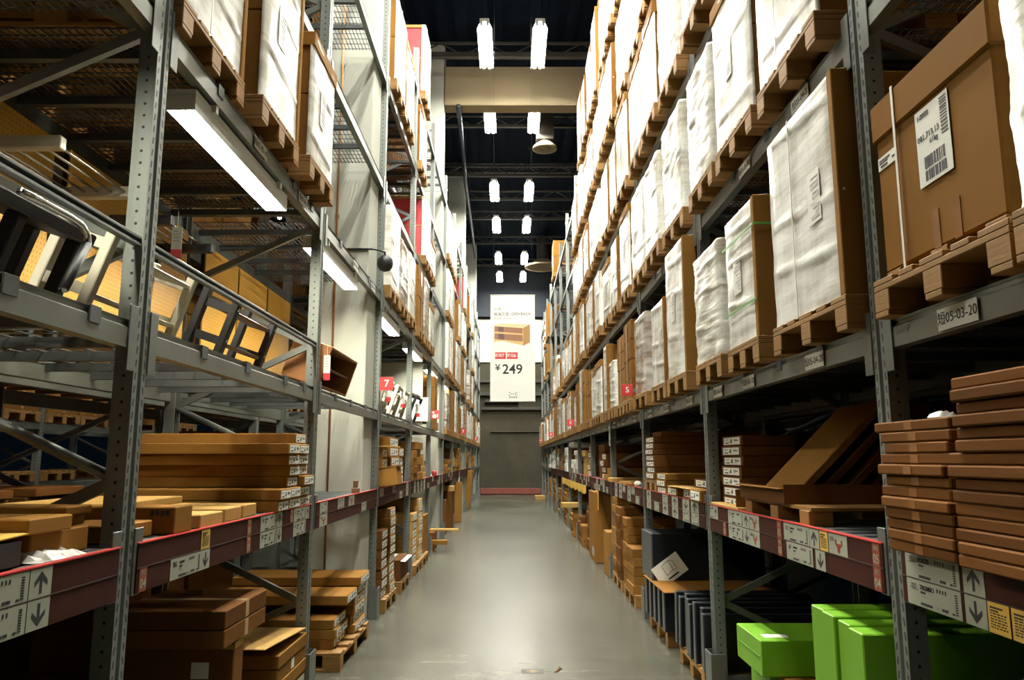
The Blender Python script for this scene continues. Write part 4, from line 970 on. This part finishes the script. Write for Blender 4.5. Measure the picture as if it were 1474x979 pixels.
for i, (a, b, h) in enumerate(((3.11, 3.24, .985), (3.255, 3.37, .99), (3.385, 3.51, 1.0), (3.53, 3.66, 1.0))):
    t = carton(1.375 + .012 * (i % 2), 2.0, a, b, .145, h, 'tall lime green carton standing upright, %s from first right upright' % ORD[i], 'green', tape=False, group='tall lime green cartons', rz=.01 * (i - 1))
pal(2.05, 'pine pallet under the added black cartons in the nearest right bay', .9)
for i in range(4): carton(1.52 + .01 * (i % 2), 2.4, 1.62, 2.5, .145 + .2 * i, .344 + .2 * i, 'black carton added to darken the space below the nearest right shelf, %s' % ['bottom', 'second', 'third', 'topmost'][i], 'black_panel', tape=False, group='added black cartons in the nearest right bay')  # stack added to darken the shaded bay and cover the green cartons' lit side
pal(6.2, 'pine pallet under the nearer leaning black panels', .86); pal(7.55, 'pine pallet under the upright black panels', .9)
for i in range(8):
    y = 5.78 + .125 * i + R.uniform(-.01, .01)
    t = thing('black_flatpack', 'thin black flat panel standing on edge, near group, %s from second upright' % ORD[i], 'panel', (1.37 + R.uniform(0, .05), y, .147), (R.uniform(.02, .1) if i > 3 else .02, 0, R.uniform(-.02, .02)), 'black panels on the right floor')
    ob('panel', MB().cbox(.01, 1.0, -.03, .03, 0, .40 + .02 * (i % 3), .004).mesh('panel', M['black_panel']), t); ob('edge_strip', MB().cbox(0, .012, -.032, .032, .0, .40 + .02 * (i % 3), .002).mesh('edge_strip', M['black_edge']), t, label='grey edge strip')
for i in range(5):
    y = 7.06 + .22 * i
    t = thing('black_flatpack', 'thick black flat panel standing on edge, far group, %s' % ORD[i], 'panel', (1.36, y, .147), (0, 0, R.uniform(-.01, .01)), 'black panels on the right floor')
    ob('panel', MB().cbox(.01, 1.0, -.045, .045, 0, .34, .004).mesh('panel', M['black_panel']), t); ob('edge_strip', MB().cbox(0, .012, -.047, .047, .0, .34, .002).mesh('edge_strip', M['black_edge']), t, label='grey edge strip')
carton(1.35, 2.4, 6.96, 8.0, .489, .497, 'flat brown card sheet lying on the far black panels', 'kraft', tape=False)
t = thing('black_flatpack', 'big black flat pack lying on black panels with an assembly sheet', 'flat pack', (1.37, 8.12, .498))
t.location.y = 7.62
ob('panel', MB().cbox(.015, 1.1, .0, .55, 0, .44, .006).mesh('panel', M['black_panel']), t); ob('edge_strip', MB().cbox(0, .016, -.002, .552, 0, .44, .003).mesh('edge_strip', M['black_edge']), t, label='grey edge strip')
s = thing('assembly_sheet', 'white printed sheet with a wardrobe drawing stuck on the black flat pack', 'paper sheet', (1.54, 7.616, .6), (PI / 2, -.62, 0))
ob('sheet', MB().box(-.15, .15, -.105, .105, -.001, .001).mesh('sheet', M['paper']), s)
mb = MB(); L = [((-.05, -.03), (-.05, .07)), ((-.05, .07), (.03, .08)), ((.03, .08), (.03, -.02)), ((.03, -.02), (-.05, -.03)), ((.03, .08), (.07, .06)), ((.07, .06), (.07, -.03)), ((.07, -.03), (.03, -.02))]
for a, b in L: mb.bar((*a, .0016), (*b, .0016), .004, .001)
mb.box(-.06, .06, -.075, -.06, .001, .002); mb.box(-.13, -.12, -.09, -.08, .001, .002); ob('drawing', mb.mesh('drawing', M['ink']), s)
pal(9.3, 'pine pallet under the stepped carton stacks, third right upright', .9); pal(10.35, 'pine pallet under the tall carton stacks, fourth right bay', .9)
stack(1, 1.38, .5, 8.9, .5, .145, 5, .1, 'brown carton, nearest column of right floor stacks', 'kraft', False); stack(1, 1.4, .6, 9.45, .38, .145, 8, .1, 'brown carton, second column of right floor stacks', 'kraft', False)
stack(1, 1.38, .7, 9.9, .4, .145, 9, .1, 'brown carton, third column of right floor stacks', 'kraftd', False); stack(1, 1.4, .7, 10.4, .4, .145, 10, .1, 'brown carton, fourth column of right floor stacks', 'kraft', False)
carton(1.38, 1.7, 11.15, 11.6, .004, .62, 'upright brown carton by fourth right upright', 'kraft', tape=False)
t = carton(1.36, 1.75, 12.6, 13.5, .004, 1.12, 'very tall brown carton standing at the right aisle edge', 'kraft', tape=False); ob('sticker', MB().box(-.197, -.1955, -.3, .0, .09, .22).mesh('sticker', M['grey_ink']), t, label='grey printed square')
t = thing('notice_flap', 'small yellow notice hanging under the right lowest beam', 'notice', (1.415, 12.7, 1.02)); ob('card', MB().box(-.002, .002, -.2, .2, -.18, .13).mesh('card', M['yellow']), t)
t = thing('yellow_fringe', 'yellow scalloped paper fringe hanging under the right lowest beam', 'fringe', (1.41, 14.5, 1.155)); mb = MB()
for i in range(48):
    a = i / 48 * 6.8; d = .13 + .035 * abs(math.sin(a * 3.4)); mb.box(-.003 + .012 * math.sin(a * 5), .003 + .012 * math.sin(a * 5), a, a + .142, -d, .0)
ob('fringe_strip', mb.mesh('fringe_strip', M['yellow']), t)
for i, (a, b, n_, h, mt, x, lab) in enumerate(((13.9, 14.6, 8, .1, 'kraftd', 1.4, ''), (14.8, 15.4, 3, .13, 'kraft', 1.36, ''), (15.7, 16.2, 5, .1, 'kraftd', 1.38, ''), (16.75, 17.05, 6, .1, 'kraft', 1.32, ''), (17.6, 18.5, 4, .1, 'kraft', 1.38, ''), (19.4, 20.2, 9, .1, 'kraft', 1.38, ''), (20.5, 21.2, 8, .1, 'kraftd', 1.4, ''), (22.3, 23.2, 8, .1, 'kraft', 1.4, ''), (24.9, 25.8, 9, .11, 'kraft', 1.4, ''), (27.6, 28.4, 9, .11, 'kraft', 1.4, ''), (30.2, 31.2, 6, .11, 'kraftd', 1.4, ''))):
    stack(1, x, .7, a, b - a, .004, n_, h, 'carton, %s right floor pile past the very tall carton' % ORD[i], mt, False, tape=False, jit=.05)
carton(1.1, 1.6, 16.65, 17.0, .62, .72, 'pale topped carton jutting from the right floor piles', 'kraftl', tape=False); carton(1.0, 1.4, 31.5, 32.3, .004, .16, 'flat pale carton on the far aisle floor by the right rack', 'kraftl')

# ================================================================= DISPLAY ON THE LEFT SECOND SHELF
for i, (a, b) in enumerate(((2.62, 3.22), (3.25, 3.74), (3.88, 4.58), (4.63, 5.38), (5.72, 6.42), (6.46, 7.2), (7.26, 7.98))):
    t = thing('pegboard', 'perforated yellow-brown hardboard panel behind the furniture display, %s along' % ORD[i], 'panel', (-2.36, a, 2.5), (0, 0, 0), 'hardboard panels of the left display')
    ob('board', MB().cbox(-.006, .006, 0, b - a, 0, .80, .002).mesh('board', M['peg']), t)
    for q in (.03, b - a - .03): ob('batten_post', MB().cbox(-.04, -.008, q - .02, q + .02, -.315, .8, .003).mesh('batten_post', M['black']), t)
def disp(name, label, cat, y, x=-1.56, z=2.19, lean=.33): return thing(name, label, cat, (x, y, z), (0, lean, 0))
def bars(t, name, segs, w_, h_, mat, label=None):
    for a, b in segs: ob(name, MB().bar(a, b, w_, h_, (0, 0, 1)).mesh(name, M[mat]), t, label=label)
# hat racks: two wooden bars with rods
for lab, y0, mat, yy in (('cream hat rack with thin rods hung high on the hardboard panels', 3.19, 'cream', .64), ('black hat rack with thin rods hung high past the first upright', 4.3, 'black', .6)):
    t = thing('hat_rack', lab, 'hat rack', (-2.345, y0, 3.04))
    for q in (0, yy): ob('end_bar', MB().cbox(.0, .37, q - .024, q + .024, -.03, .03, .005).mesh('end_bar', M[mat]), t)
    for i in range(5): ob('rod', MB().tube([(.05 + .07 * i, 0, .0), (.05 + .07 * i, yy, .0)], .0065, 8).mesh('rod', M['chrome'], True), t)
    for q in (.0, yy): ob('wall_bracket', MB().cbox(0, .02, q - .02, q + .02, -.14, .03, .003).mesh('wall_bracket', M[mat]), t)
t = thing('coat_rack', 'cream coat rack bar with metal hooks in the nearest left bay', 'coat rack', (-2.3, 1.9, 2.86))
ob('bar', MB().cbox(0, .025, 0, 1.8, 0, .06, .004).mesh('bar', M['cream']), t)
for i in range(7): ob('hook', MB().tube([(.03, .12 + .2 * i, .01), (.05, .12 + .2 * i, -.03), (.09, .12 + .2 * i, -.035), (.1, .12 + .2 * i, -.01)], .006, 8).mesh('hook', M['chrome'], True), t)
for q in (.05, 1.5): ob('wall_bracket', MB().cbox(-.054, .0, q - .02, q + .02, -.02, .06, .003).mesh('wall_bracket', M['cream']), t)
t = disp('black_table', 'black lacquered table tilted towards the aisle in the nearest left bay', 'table', 1.7)
ob('table_top', MB().cbox(-.27, .0, 0, .93, .225, .27, .006).mesh('table_top', M['black']), t)
for xx, yy in ((-.05, .58), (-.05, .9), (-.22, .04), (-.22, .9)): ob('leg', MB().cbox(xx - .025, xx + .025, yy - .022, yy + .022, 0, .225, .004).mesh('leg', M['black']), t)
ob('leg', MB().cbox(-.075, -.025, .28, .325, 0, .225, .004).mesh('leg', M['black']), t)
t = thing('tube_chair', 'bent steel tube chair frame beside the black table', 'chair', (-1.405, 2.25, 2.185))
ob('tube_frame', MB().tube([(.0, -.16, .235), (.0, -.06, .24), (.0, .08, .24), (.0, .15, .235), (.0, .19, .215), (0, .20, .185), (0, .13, .075), (0, .085, .0)], .0125, 10).mesh('tube_frame', M['chrome'], True), t)
ob('sleeve', MB().tube([(0, .196, .18), (0, .132, .078), (0, .088, .004)], .016, 10).mesh('sleeve', M['black'], True), t, label='black sleeve')
t = disp('cream_shelf_unit', 'cream wooden shelf unit tilted towards the aisle behind the first left upright', 'shelf unit', 2.835, -1.64)
for yy in (.0, .74):
    for xx in (-.2, 0): ob('upright', MB().cbox(xx - .02, xx + .02, yy - .022, yy + .022, 0, .36, .004).mesh('upright', M['cream']), t)
    bars(t, 'side_rail', [((-.18, yy, .30), (-.02, yy, .30)), ((-.18, yy, .11), (-.02, yy, .11))], .022, .045, 'cream')
for zz in (.3, .1):
    for xx in (-.19, -.13, -.07, -.012): ob('slat', MB().cbox(xx - .022, xx + .022, .022, .718, zz - .009, zz + .009, .003).mesh('slat', M['cream']), t)
t = disp('black_shelf_unit', 'black shelf unit with brown shelves tilted towards the aisle', 'shelf unit', 4.05, -1.585)
for yy in (.0, .64):
    for xx in (-.18, 0): ob('upright', MB().cbox(xx - .02, xx + .02, yy - .027, yy + .027, 0, .36, .004).mesh('upright', M['black']), t)
    bars(t, 'side_rail', [((-.16, yy, .28), (-.02, yy, .28)), ((-.16, yy, .1), (-.02, yy, .1))], .022, .045, 'black')
for zz in (.27, .09): ob('shelf', MB().cbox(-.13, -.0, .03, .61, zz - .01, zz + .01, .003).mesh('shelf', M['brownwood']), t, label='brown shelf board')
for yy in (0, .64):
    for zz in (.29, .11): ob('bolt', MB().lathe([(0, .004), (.008, .003), (.009, 0)][::-1], 10, Matrix.Translation((.02, yy, zz)) @ Matrix.Rotation(PI / 2, 4, 'Y')).mesh('bolt', M['chrome'], True), t)
t = disp('wooden_bookcase', 'small reddish wooden bookcase with black inside tilted beside the column', 'bookcase', 5.0, -1.455, 2.2, .32)
t.location.y = 5.73
mb = MB(); mb.cbox(-.3, 0, 0, .02, 0, .32, .003); mb.cbox(-.3, 0, .95, .97, 0, .32, .003); mb.cbox(-.3, 0, .02, .95, .3, .32, .003); mb.cbox(-.3, 0, .02, .95, 0, .02, .003); ob('carcass', mb.mesh('carcass', M['acacia']), t)
ob('back_panel', MB().box(-.3, -.29, .02, .95, .02, .30).mesh('back_panel', M['black']), t, label='black back panel'); ob('shelf', MB().cbox(-.28, -.03, .022, .95, .15, .165, .003).mesh('shelf', M['brownwood']), t)
ob('lining', MB().box(-.29, -.01, .0201, .022, .0201, .299).mesh('lining', M['black']), t)
# guard rails
for b in (-1, 0): 
    t = thing('guard_rail', 'steel guard rail across the front of the display, %s left bay' % ORD[b + 1], 'rail', (-1.455, py(b), 2.5), (0, 0, 0), 'guard rails')
    ob('rail', MB().cbox(-.014, .014, .052, BAY - .052, .008, .02, .002).cbox(-.014, .014, .052, BAY - .052, -.02, -.008, .002).cbox(-.012, -.006, .052, BAY - .052, -.02, .02, .001).mesh('rail', M['steel']), t)
# hanging price tags
def price_tag(x, y, z, w_, h_, lab, loc_r=None):
    t = thing('price_tag', lab, 'price tag', (x, y, z), (0, 0, 0), 'hanging price tags')
    ob('card', MB().box(-w_ / 2, w_ / 2, -.0015, .0015, -h_, 0).mesh('card', M['paper']), t); ob('red_foot', MB().box(-w_ / 2, w_ / 2, -.0022, .0022, -h_, -h_ * .72).mesh('red_foot', M['red']), t, label='red lower band')
    mb = MB()
    for q in range(4): mb.box(-w_ * .3, w_ * (.1 + .05 * q), -.0028, -.0014, -h_ * (.16 + .1 * q), -h_ * (.13 + .1 * q))
    ob('print', mb.mesh('print', M['pale_ink']), t); ob('string', MB().tube([(0, 0, -.002), (0, 0, .07)], .0012, 6).mesh('string', M['paper']), t)
price_tag(-1.45, 3.2, 2.66, .045, .14, 'white and red price tag hanging from the first left upright')
price_tag(-1.385, 5.7, 2.435, .05, .19, 'white and red price tag hanging in front of the bookcase')
# third and fourth bay display
for i, (y, x, lab, mat) in enumerate(((8.6, -1.53, 'cream frame chair tilted in the display past the column', 'cream'), (9.45, -1.53, 'second cream frame chair in the display past the column', 'cream'), (10.2, -1.55, 'cream stool frame tilted before fourth left upright', 'cream'))):
    t = disp('display_chair', lab, 'chair', y, x)
    for yy in (0, .44):
        for xx in (-.36, 0): ob('leg', MB().cbox(xx - .02, xx + .02, yy - .02, yy + .02, 0, .4 if xx == 0 else .3, .004).mesh('leg', M[mat]), t)
        bars(t, 'side_rail', [((-.34, yy, .26), (-.02, yy, .26)), ((-.34, yy, .1), (-.02, yy, .1))], .02, .035, mat)
    ob('seat', MB().cbox(-.36, .0, .02, .42, .28, .3, .004).mesh('seat', M[mat]), t); bars(t, 'front_rail', [((0, .02, .37), (0, .42, .37)), ((0, .02, .12), (0, .42, .12))], .02, .04, mat)
t = disp('box_shelf', 'black open box frame tilted past fourth left upright', 'shelf unit', 11.25, -1.53)
for yy in (0, .7):
    for xx in (-.34, 0): ob('upright', MB().cbox(xx - .02, xx + .02, yy - .022, yy + .022, 0, .42, .004).mesh('upright', M['black']), t)
for zz in (.4, .02):
    for xx in (-.34, 0): ob('cross_bar', MB().cbox(xx - .015, xx + .015, .022, .678, zz - .015, zz + .015, .003).mesh('cross_bar', M['black']), t)
    for yy in (0, .7): ob('side_rail', MB().cbox(-.32, -.02, yy - .015, yy + .015, zz - .015, zz + .015, .003).mesh('side_rail', M['black']), t)
ob('board', MB().box(-.34, .0, .0, .7, .43, .44).mesh('board', M['cream']), t, label='cream top board')
price_tag(-1.4, 8.7, 2.5, .055, .2, 'white and red price tag on the first cream chair'); price_tag(-1.4, 9.9, 2.48, .06, .16, 'white and red price tag on the second cream chair'); price_tag(-1.4, 11.5, 2.48, .07, .2, 'white and red price tag on the black box frame')
t = thing('display_screen', 'pale board standing across the display in the fifth left bay', 'screen', (-1.5, 12.95, 2.184)); ob('board', MB().cbox(-.95, 0, 0, .03, 0, 1.1, .004).mesh('board', M['column']), t); ob('low_board', MB().cbox(-.9, .1, -.06, -.02, .1, .5, .004).mesh('low_board', M['wallboard']), t, label='white lower board')

# ================================================================= SIGNS
def aisle_sign(x, y, z, s, txt, lab):
    t = thing('aisle_sign', lab, 'sign', (x, y, z), (0, 0, 0), 'red numbered rack signs')
    ob('plate', MB().cbox(-s / 2, s / 2, -.006, .006, -s / 2, s / 2, .002).mesh('plate', M['red']), t)
    if txt: ob('lettering', text_mesh(txt, s * .72, 'paper', bold=.022), t, (0, -.0072, 0), FACE['-y'])
    else:
        mb = MB().lathe([(0, .001), (.036, .001), (.036, 0)][::-1], 16, Matrix.Translation((-.01, -.0062, -.03)) @ Matrix.Rotation(PI / 2, 4, 'X')); mb.lathe([(0, .001), (.018, .001), (.018, 0)][::-1], 12, Matrix.Translation((-.03, -.0062, .035)) @ Matrix.Rotation(PI / 2, 4, 'X')); mb.box(.035, .05, -.0075, -.006, -.05, .01); mb.box(.05, .062, -.0075, -.006, -.05, -.04); mb.box(.05, .062, -.0075, -.006, -.0, .01); mb.box(.05, .06, -.0075, -.006, -.026, -.016)
        ob('pictogram', mb.mesh('pictogram', M['paper']), t)
    sx = 1 if x > 0 else -1
    ob('bracket', MB().box(sx * s / 2, sx * (XF + .01 - abs(x)), -.004, .004, -.02, .02).mesh('bracket', M['steel']), t)
aisle_sign(-1.352, 8.275, 2.47, .145, '7', 'red sign with white 7 on the third left upright')
aisle_sign(-1.352, 13.65, 2.44, .15, None, 'red pictogram sign on the fifth left upright'); aisle_sign(-1.352, 21.75, 2.42, .16, '7', 'small red 7 sign far along the left rack'); aisle_sign(-1.352, 29.85, 2.42, .16, '7', 'farthest red 7 sign on the left rack')
aisle_sign(1.27, 8.27, 2.40, .12, '5', 'red sign with white 5 on the right second shelf'); aisle_sign(1.28, 16.37, 2.42, .14, '5', 'second red 5 sign along the right rack'); aisle_sign(1.28, 24.47, 2.42, .14, '5', 'third red 5 sign along the right rack'); aisle_sign(1.28, 32.57, 2.42, .14, '5', 'farthest red 5 sign along the right rack')
t = thing('notice_sleeve', 'white and green notice sleeve on the fourth right upright', 'notice', (1.425, 11.0, 1.98)); ob('card', MB().cbox(-.006, .0, -.07, .07, -.14, .14, .002).mesh('card', M['paper']), t); ob('green_mark', MB().box(-.0075, -.006, -.05, .05, .04, .1).box(-.0075, -.006, -.05, .02, -.1, -.06).mesh('green_mark', M['green_strap']), t, label='green printed mark')
# hanging price banner
W = .0119
bn = thing('price_banner', 'tall white hanging banner with bookcase picture and price of 249', 'banner', (.035, 13.0, 2.63), (0, 0, -.01))
ob('banner_sheet', MB().box(-.385, .385, -.0015, .0015, 0, 1.85).mesh('banner_sheet', M['wallboard']), bn)
for z_ in (0.0, 1.85): ob('hem_bar', MB().tube([(-.39, 0, z_), (.39, 0, z_)], .009, 8).mesh('hem_bar', M['white_metal'], True), bn)
for q in (-.34, .34): ob('hanging_wire', MB().tube([(q, 0, 1.85), (q, 0, 8.2)], .0012, 5).mesh('hanging_wire', M['dark_metal']), bn)
def bx(px): return (700 + px / 12.24 - 737.6) * W
def bzA(pyy): return (578 - (420 + pyy / 12.24)) * .01209
def bzB(pyy): return (578 - (500 + pyy / 12.24)) * .01209
def btxt(s, x, z, size, mat, al='LEFT', bold=0.): ob('lettering', text_mesh(s, size, mat, al, bold), bn, (x, -.0028, z), FACE['-y'])
btxt('长凳', bx(128), bzA(318), 0.062, 'grey_ink'); btxt('格瑞贝克', bx(122), bzA(408), .066, 'ink'); btxt('GREVBACK', bx(435), bzA(400), .068, 'ink'); btxt('仿古色', bx(122), bzA(478), .045, 'grey_ink'); btxt('Antique', bx(300), bzA(475), .042, 'grey_ink')
btxt('249', bx(275), bzB(405), .235, 'ink', bold=.012); btxt('¥', bx(152), bzB(375), .155, 'ink', bold=.01)
for a, b, s, n_ in ((148, 338, '货架', '7'), (357, 547, '货位', '6')):
    x0_, x1_ = bx(a), bx(b); z0_, z1_ = bzB(218), bzB(102)
    ob('red_tile', MB().box(x0_, x1_, -.0032, -.0014, z0_, z1_).mesh('red_tile', M['red']), bn, label='red tile with white characters')
    ob('lettering', text_mesh(s, .07, 'paper', bold=.012), bn, (x0_ * .7 + x1_ * .3, -.0042, (z0_ + z1_) / 2), FACE['-y']); ob('lettering', text_mesh(n_, .085, 'paper', bold=.015), bn, (x0_ * .24 + x1_ * .76, -.0042, (z0_ + z1_) / 2), FACE['-y'])
# furniture picture on the banner
mb = MB()
def poly(pts, mi, lay):
    mb.mi = mi; n_ = len(pts); mb.add([(bx(a), -.0022 - .0006 * lay, bzA(b)) for a, b in pts], [tuple(range(n_))])
poly([(130, 600), (250, 570), (760, 585), (650, 640)], 0, 0); poly([(130, 605), (650, 645), (650, 960), (290, 880), (160, 885), (130, 905)], 1, 0); poly([(650, 645), (768, 585), (768, 905), (650, 965)], 2, 0)
poly([(140, 620), (640, 655), (640, 750), (140, 712)], 3, 1); poly([(140, 745), (640, 775), (640, 890), (140, 845)], 3, 1); poly([(205, 625), (300, 632), (300, 722), (205, 715)], 4, 2); poly([(205, 750), (310, 757), (310, 858), (205, 850)], 4, 2)
ob('furniture_picture', mb.mesh('furniture_picture', [plain('print_cream', (.75, .62, .34), .6, 0, .05), plain('print_tan', (.68, .48, .2), .6, 0, .05), plain('print_ochre', (.42, .24, .09), .6, 0, .05), plain('print_brown', (.33, .16, .1), .6, 0, .1), plain('print_dark', (.14, .09, .08), .6, 0, .1)]), bn)
mb = MB()
for a, b, c, d in ((392, 425, 798, 808), (505, 538, 798, 808), (392, 425, 846, 856), (505, 538, 846, 856), (392, 400, 806, 815), (530, 538, 806, 815), (392, 400, 840, 850), (530, 538, 840, 850), (430, 452, 820, 834), (465, 482, 820, 834), (495, 515, 820, 834)): mb.box(bx(a), bx(b), -.003, -.0014, bzB(d), bzB(c))
for a in (400, 438, 476, 514): mb.box(bx(a), bx(a + 22), -.003, -.0014, bzB(900), bzB(872))
ob('emblem', mb.mesh('emblem', M['grey_ink']), bn)
# dome camera with conduit on the first column
t = thing('dome_camera', 'black round dome camera on a cable arm beside the first column', 'camera', (-1.355, 7.98, 3.735))
ob('dome', MB().lathe([(0, .09), (.05, .085), (.082, .05), (.088, .0), (.08, -.035), (.055, -.07), (.0, -.088)][::-1], 20).mesh('dome', M['black'], True), t)
ob('conduit', MB().tube([(-.42, -.242, .1), (-.2, -.242, .1), (-.1, -.24, .1), (-.04, -.2, .1), (-.01, -.1, .11), (0, -.03, .13), (0, 0, .08)], .011, 8).mesh('conduit', M['black'], True), t)
t = thing('copper_pipe', 'thin copper pipe running up the face of the first column', 'pipe', (-1.83, 7.735, 0)); ob('pipe', MB().tube([(0, 0, .01), (0, 0, 10.8)], .011, 8).mesh('pipe', M['copper'], True), t)
for z_ in (4.2, 5.9, 7.6): ob('pipe_clip', MB().box(-.02, .02, -.0, .014, z_ - .012, z_ + .012).mesh('pipe_clip', M['steel']), t)
# floor marks
mb = MB(); mb.box(-.09, .09, -.06, .06, .0004, .0016); mb.mi = 1; mb.box(-.025, .02, -.03, .04, .0014, .0022); mb.box(-.05, -.025, .0, .02, .0014, .0022); mb.box(.02, .05, .0, .02, .0014, .0022)
tag(ob('floor_decal', mb.mesh('floor_decal', [plain('worn_grey_sticker', (.045, .046, .042), .5), plain('worn_sticker_mark', (.22, .17, .08), .5)]), None, (.175, 6.34, 0)), 'small worn grey sticker on the aisle floor with pale mark', 'sticker')
mb = MB(); mb.mi = 0
mb.add([(0, 0, .001), (.03, .02, .006), (.055, .1, .012), (.08, .12, .004), (.05, .16, .01), (.03, .08, .003)], [(0, 1, 2, 5), (5, 2, 3, 4)])
tag(ob('paper_scrap', mb.mesh('paper_scrap', M['kraftd']), None, (.34, 6.3, .0)), 'torn brown paper scrap on the aisle floor', 'paper scrap')

# ================================================================= BACK-TO-BACK RACKS AND NEXT AISLES
for side, SN in ((-1, 'left'), (1, 'right')):
    xb = side * (XF + 2.42); rz = 0 if side < 0 else PI
    for k in range(-1, 5): 
        t = frame(-side, xb, py(k), 'upright of the second %s rack seen through the first, %s' % (SN, ORD[k + 1]), 'rear rack uprights', False)
    for b in range(-1, 4):
        for lv in (1, 2, 3, 4):
            ys = py(b) if side < 0 else py(b + 1)
            o = ob('shelf_beam', beam_me, None, (side * (XF + 1.32), py(b + 1) if side < 0 else py(b), LV[lv]), (0, 0, PI if side < 0 else 0)); tag(o, 'beam of the second %s rack, %s, %s' % (SN, SHELF[lv], bayname(b + 1)), 'shelf beam', 'rear rack beams')
            o = ob('shelf_beam', beam_me, None, (xb, py(b) if side < 0 else py(b + 1), LV[lv]), (0, 0, 0 if side < 0 else PI)); tag(o, 'far beam of the second %s rack, %s, %s' % (SN, SHELF[lv], bayname(b + 1)), 'shelf beam', 'rear rack beams')
            for s_ in range(3):
                if lv == 1 and ((s_ + b) % 2 or (side < 0 and b < 2)): continue
                if lv == 4 and b > 1: continue
                y = py(b) + .5 + .85 * s_
                h = [.5, .95, .8, .9][lv - 1] - .06 * s_
                w_ = '%s place, %s, %s, second %s rack' % (['near', 'middle', 'far'][s_], SHELF[lv], bayname(b + 1), SN)
                tag(ob('wooden_pallet', _pc_get(.8, 1.12), None, (xb - side * .05, y, LV[lv]), (0, 0, 0 if side < 0 else PI)), 'dim pine pallet, ' + w_, 'pallet', 'pallets in the second racks')
                t = thing('carton_load', 'dim carton stack, ' + w_, 'pallet load', (xb - side * .06, y, LV[lv] + .144), (0, 0, 0 if side < 0 else PI), 'loads in the second racks')
                for n_, me, lb_ in load_meshes('kraft', .78, .9, round(h / .12) * .12, s_): ob(n_, me, t)
for i, y in enumerate((6.2, 9.4)):
    t = thing('pendant_lamp', 'glowing lamp over the next aisle behind the left racks, %s' % ['nearer', 'farther'][i], 'lamp', (-5.3, y, 9.7), (0, 0, 0), 'lamps over the next aisle')
    ob('housing', lm_h, t)
    for q in (-.06, .06): ob('tube', lm_t, t, (q, 0, 0))
# facing rack across the next aisle on the left
for k in range(0, 6): frame(-1, -6.75, py(k), 'upright of the rack across the next left aisle, %s' % ORD[k], 'far aisle uprights', False)
for b in range(0, 5):
    for lv in (1, 2, 3):
        o = ob('shelf_beam', beam_l_me if lv == 1 else beam_me, None, (-6.75, py(b + 1), LV[lv]), (0, 0, PI)); tag(o, 'beam of the rack across the next left aisle, %s, %s' % (SHELF[lv], bayname(b)), 'shelf beam', 'far aisle beams')
        o = ob('shelf_beam', beam_me, None, (-7.85, py(b), LV[lv])); tag(o, 'rear beam of the rack across the next left aisle, %s, %s' % (SHELF[lv], bayname(b)), 'shelf beam', 'far aisle beams')
        for s_ in range(3):
            if (s_ * 2 + b + lv) % 3 == 0: continue
            y = py(b) + .5 + .85 * s_; w_ = '%s place, %s, %s across the next left aisle' % (['near', 'middle', 'far'][s_], SHELF[lv], bayname(b))
            tag(ob('wooden_pallet', _pc_get(.8, 1.12), None, (-6.72, y, LV[lv]), (0, 0, PI)), 'pine pallet, ' + w_, 'pallet', 'pallets across the next aisle')
            if lv > 1 or s_ == 1:
                t = thing('carton_load', 'carton stack, ' + w_, 'pallet load', (-6.74, y, LV[lv] + .144), (0, 0, PI), 'loads across the next aisle')
                for n_, me, lb_ in load_meshes('kraft', .78, .9, round((.5 + .2 * s_ if lv < 3 else .9) / .12) * .12 if lv != 1 else .36, s_): ob(n_, me, t)
for i, (y0, x0) in enumerate(((3.2, 1.6), (4.0, 1.7), (4.7, 1.55))):
    for q in range(3):
        tag(ob('flat_carton', carton_me(.8, .6 - .05 * q, .05, 'kraftd'), None, (-3.2 + .04 * q, y0, LV[1] + .0 + .052 * q)), 'thin dark carton on second left rack, %s pile, %s layer' % (ORD[i], ['bottom', 'middle', 'top'][q]), 'carton', 'thin dark cartons on the second left rack')
# lamps over the next aisle on the left
for i, (x, y) in enumerate(((-5.2, 11.6), (-5.0, 11.9), (-4.9, 12.0), (-6.4, 20.3))):
    t = thing('distant_lamp', 'small bright lamp over the next aisle seen through the left wire decks, %s' % ORD[i], 'lamp', (x, y, 6.4 if i < 3 else 8.2), (0, 0, 0), 'lamps over the next aisle')
    ob('bulb', MB().lathe([(0, .0), (.05, .03), (.06, .07), (.03, .12), (0, .12)], 12).mesh('bulb', M['spot'], True), t); ob('cable', MB().tube([(0, 0, .12), (0, 0, 2.6)], .008, 6).mesh('cable', M['dark_metal']), t)
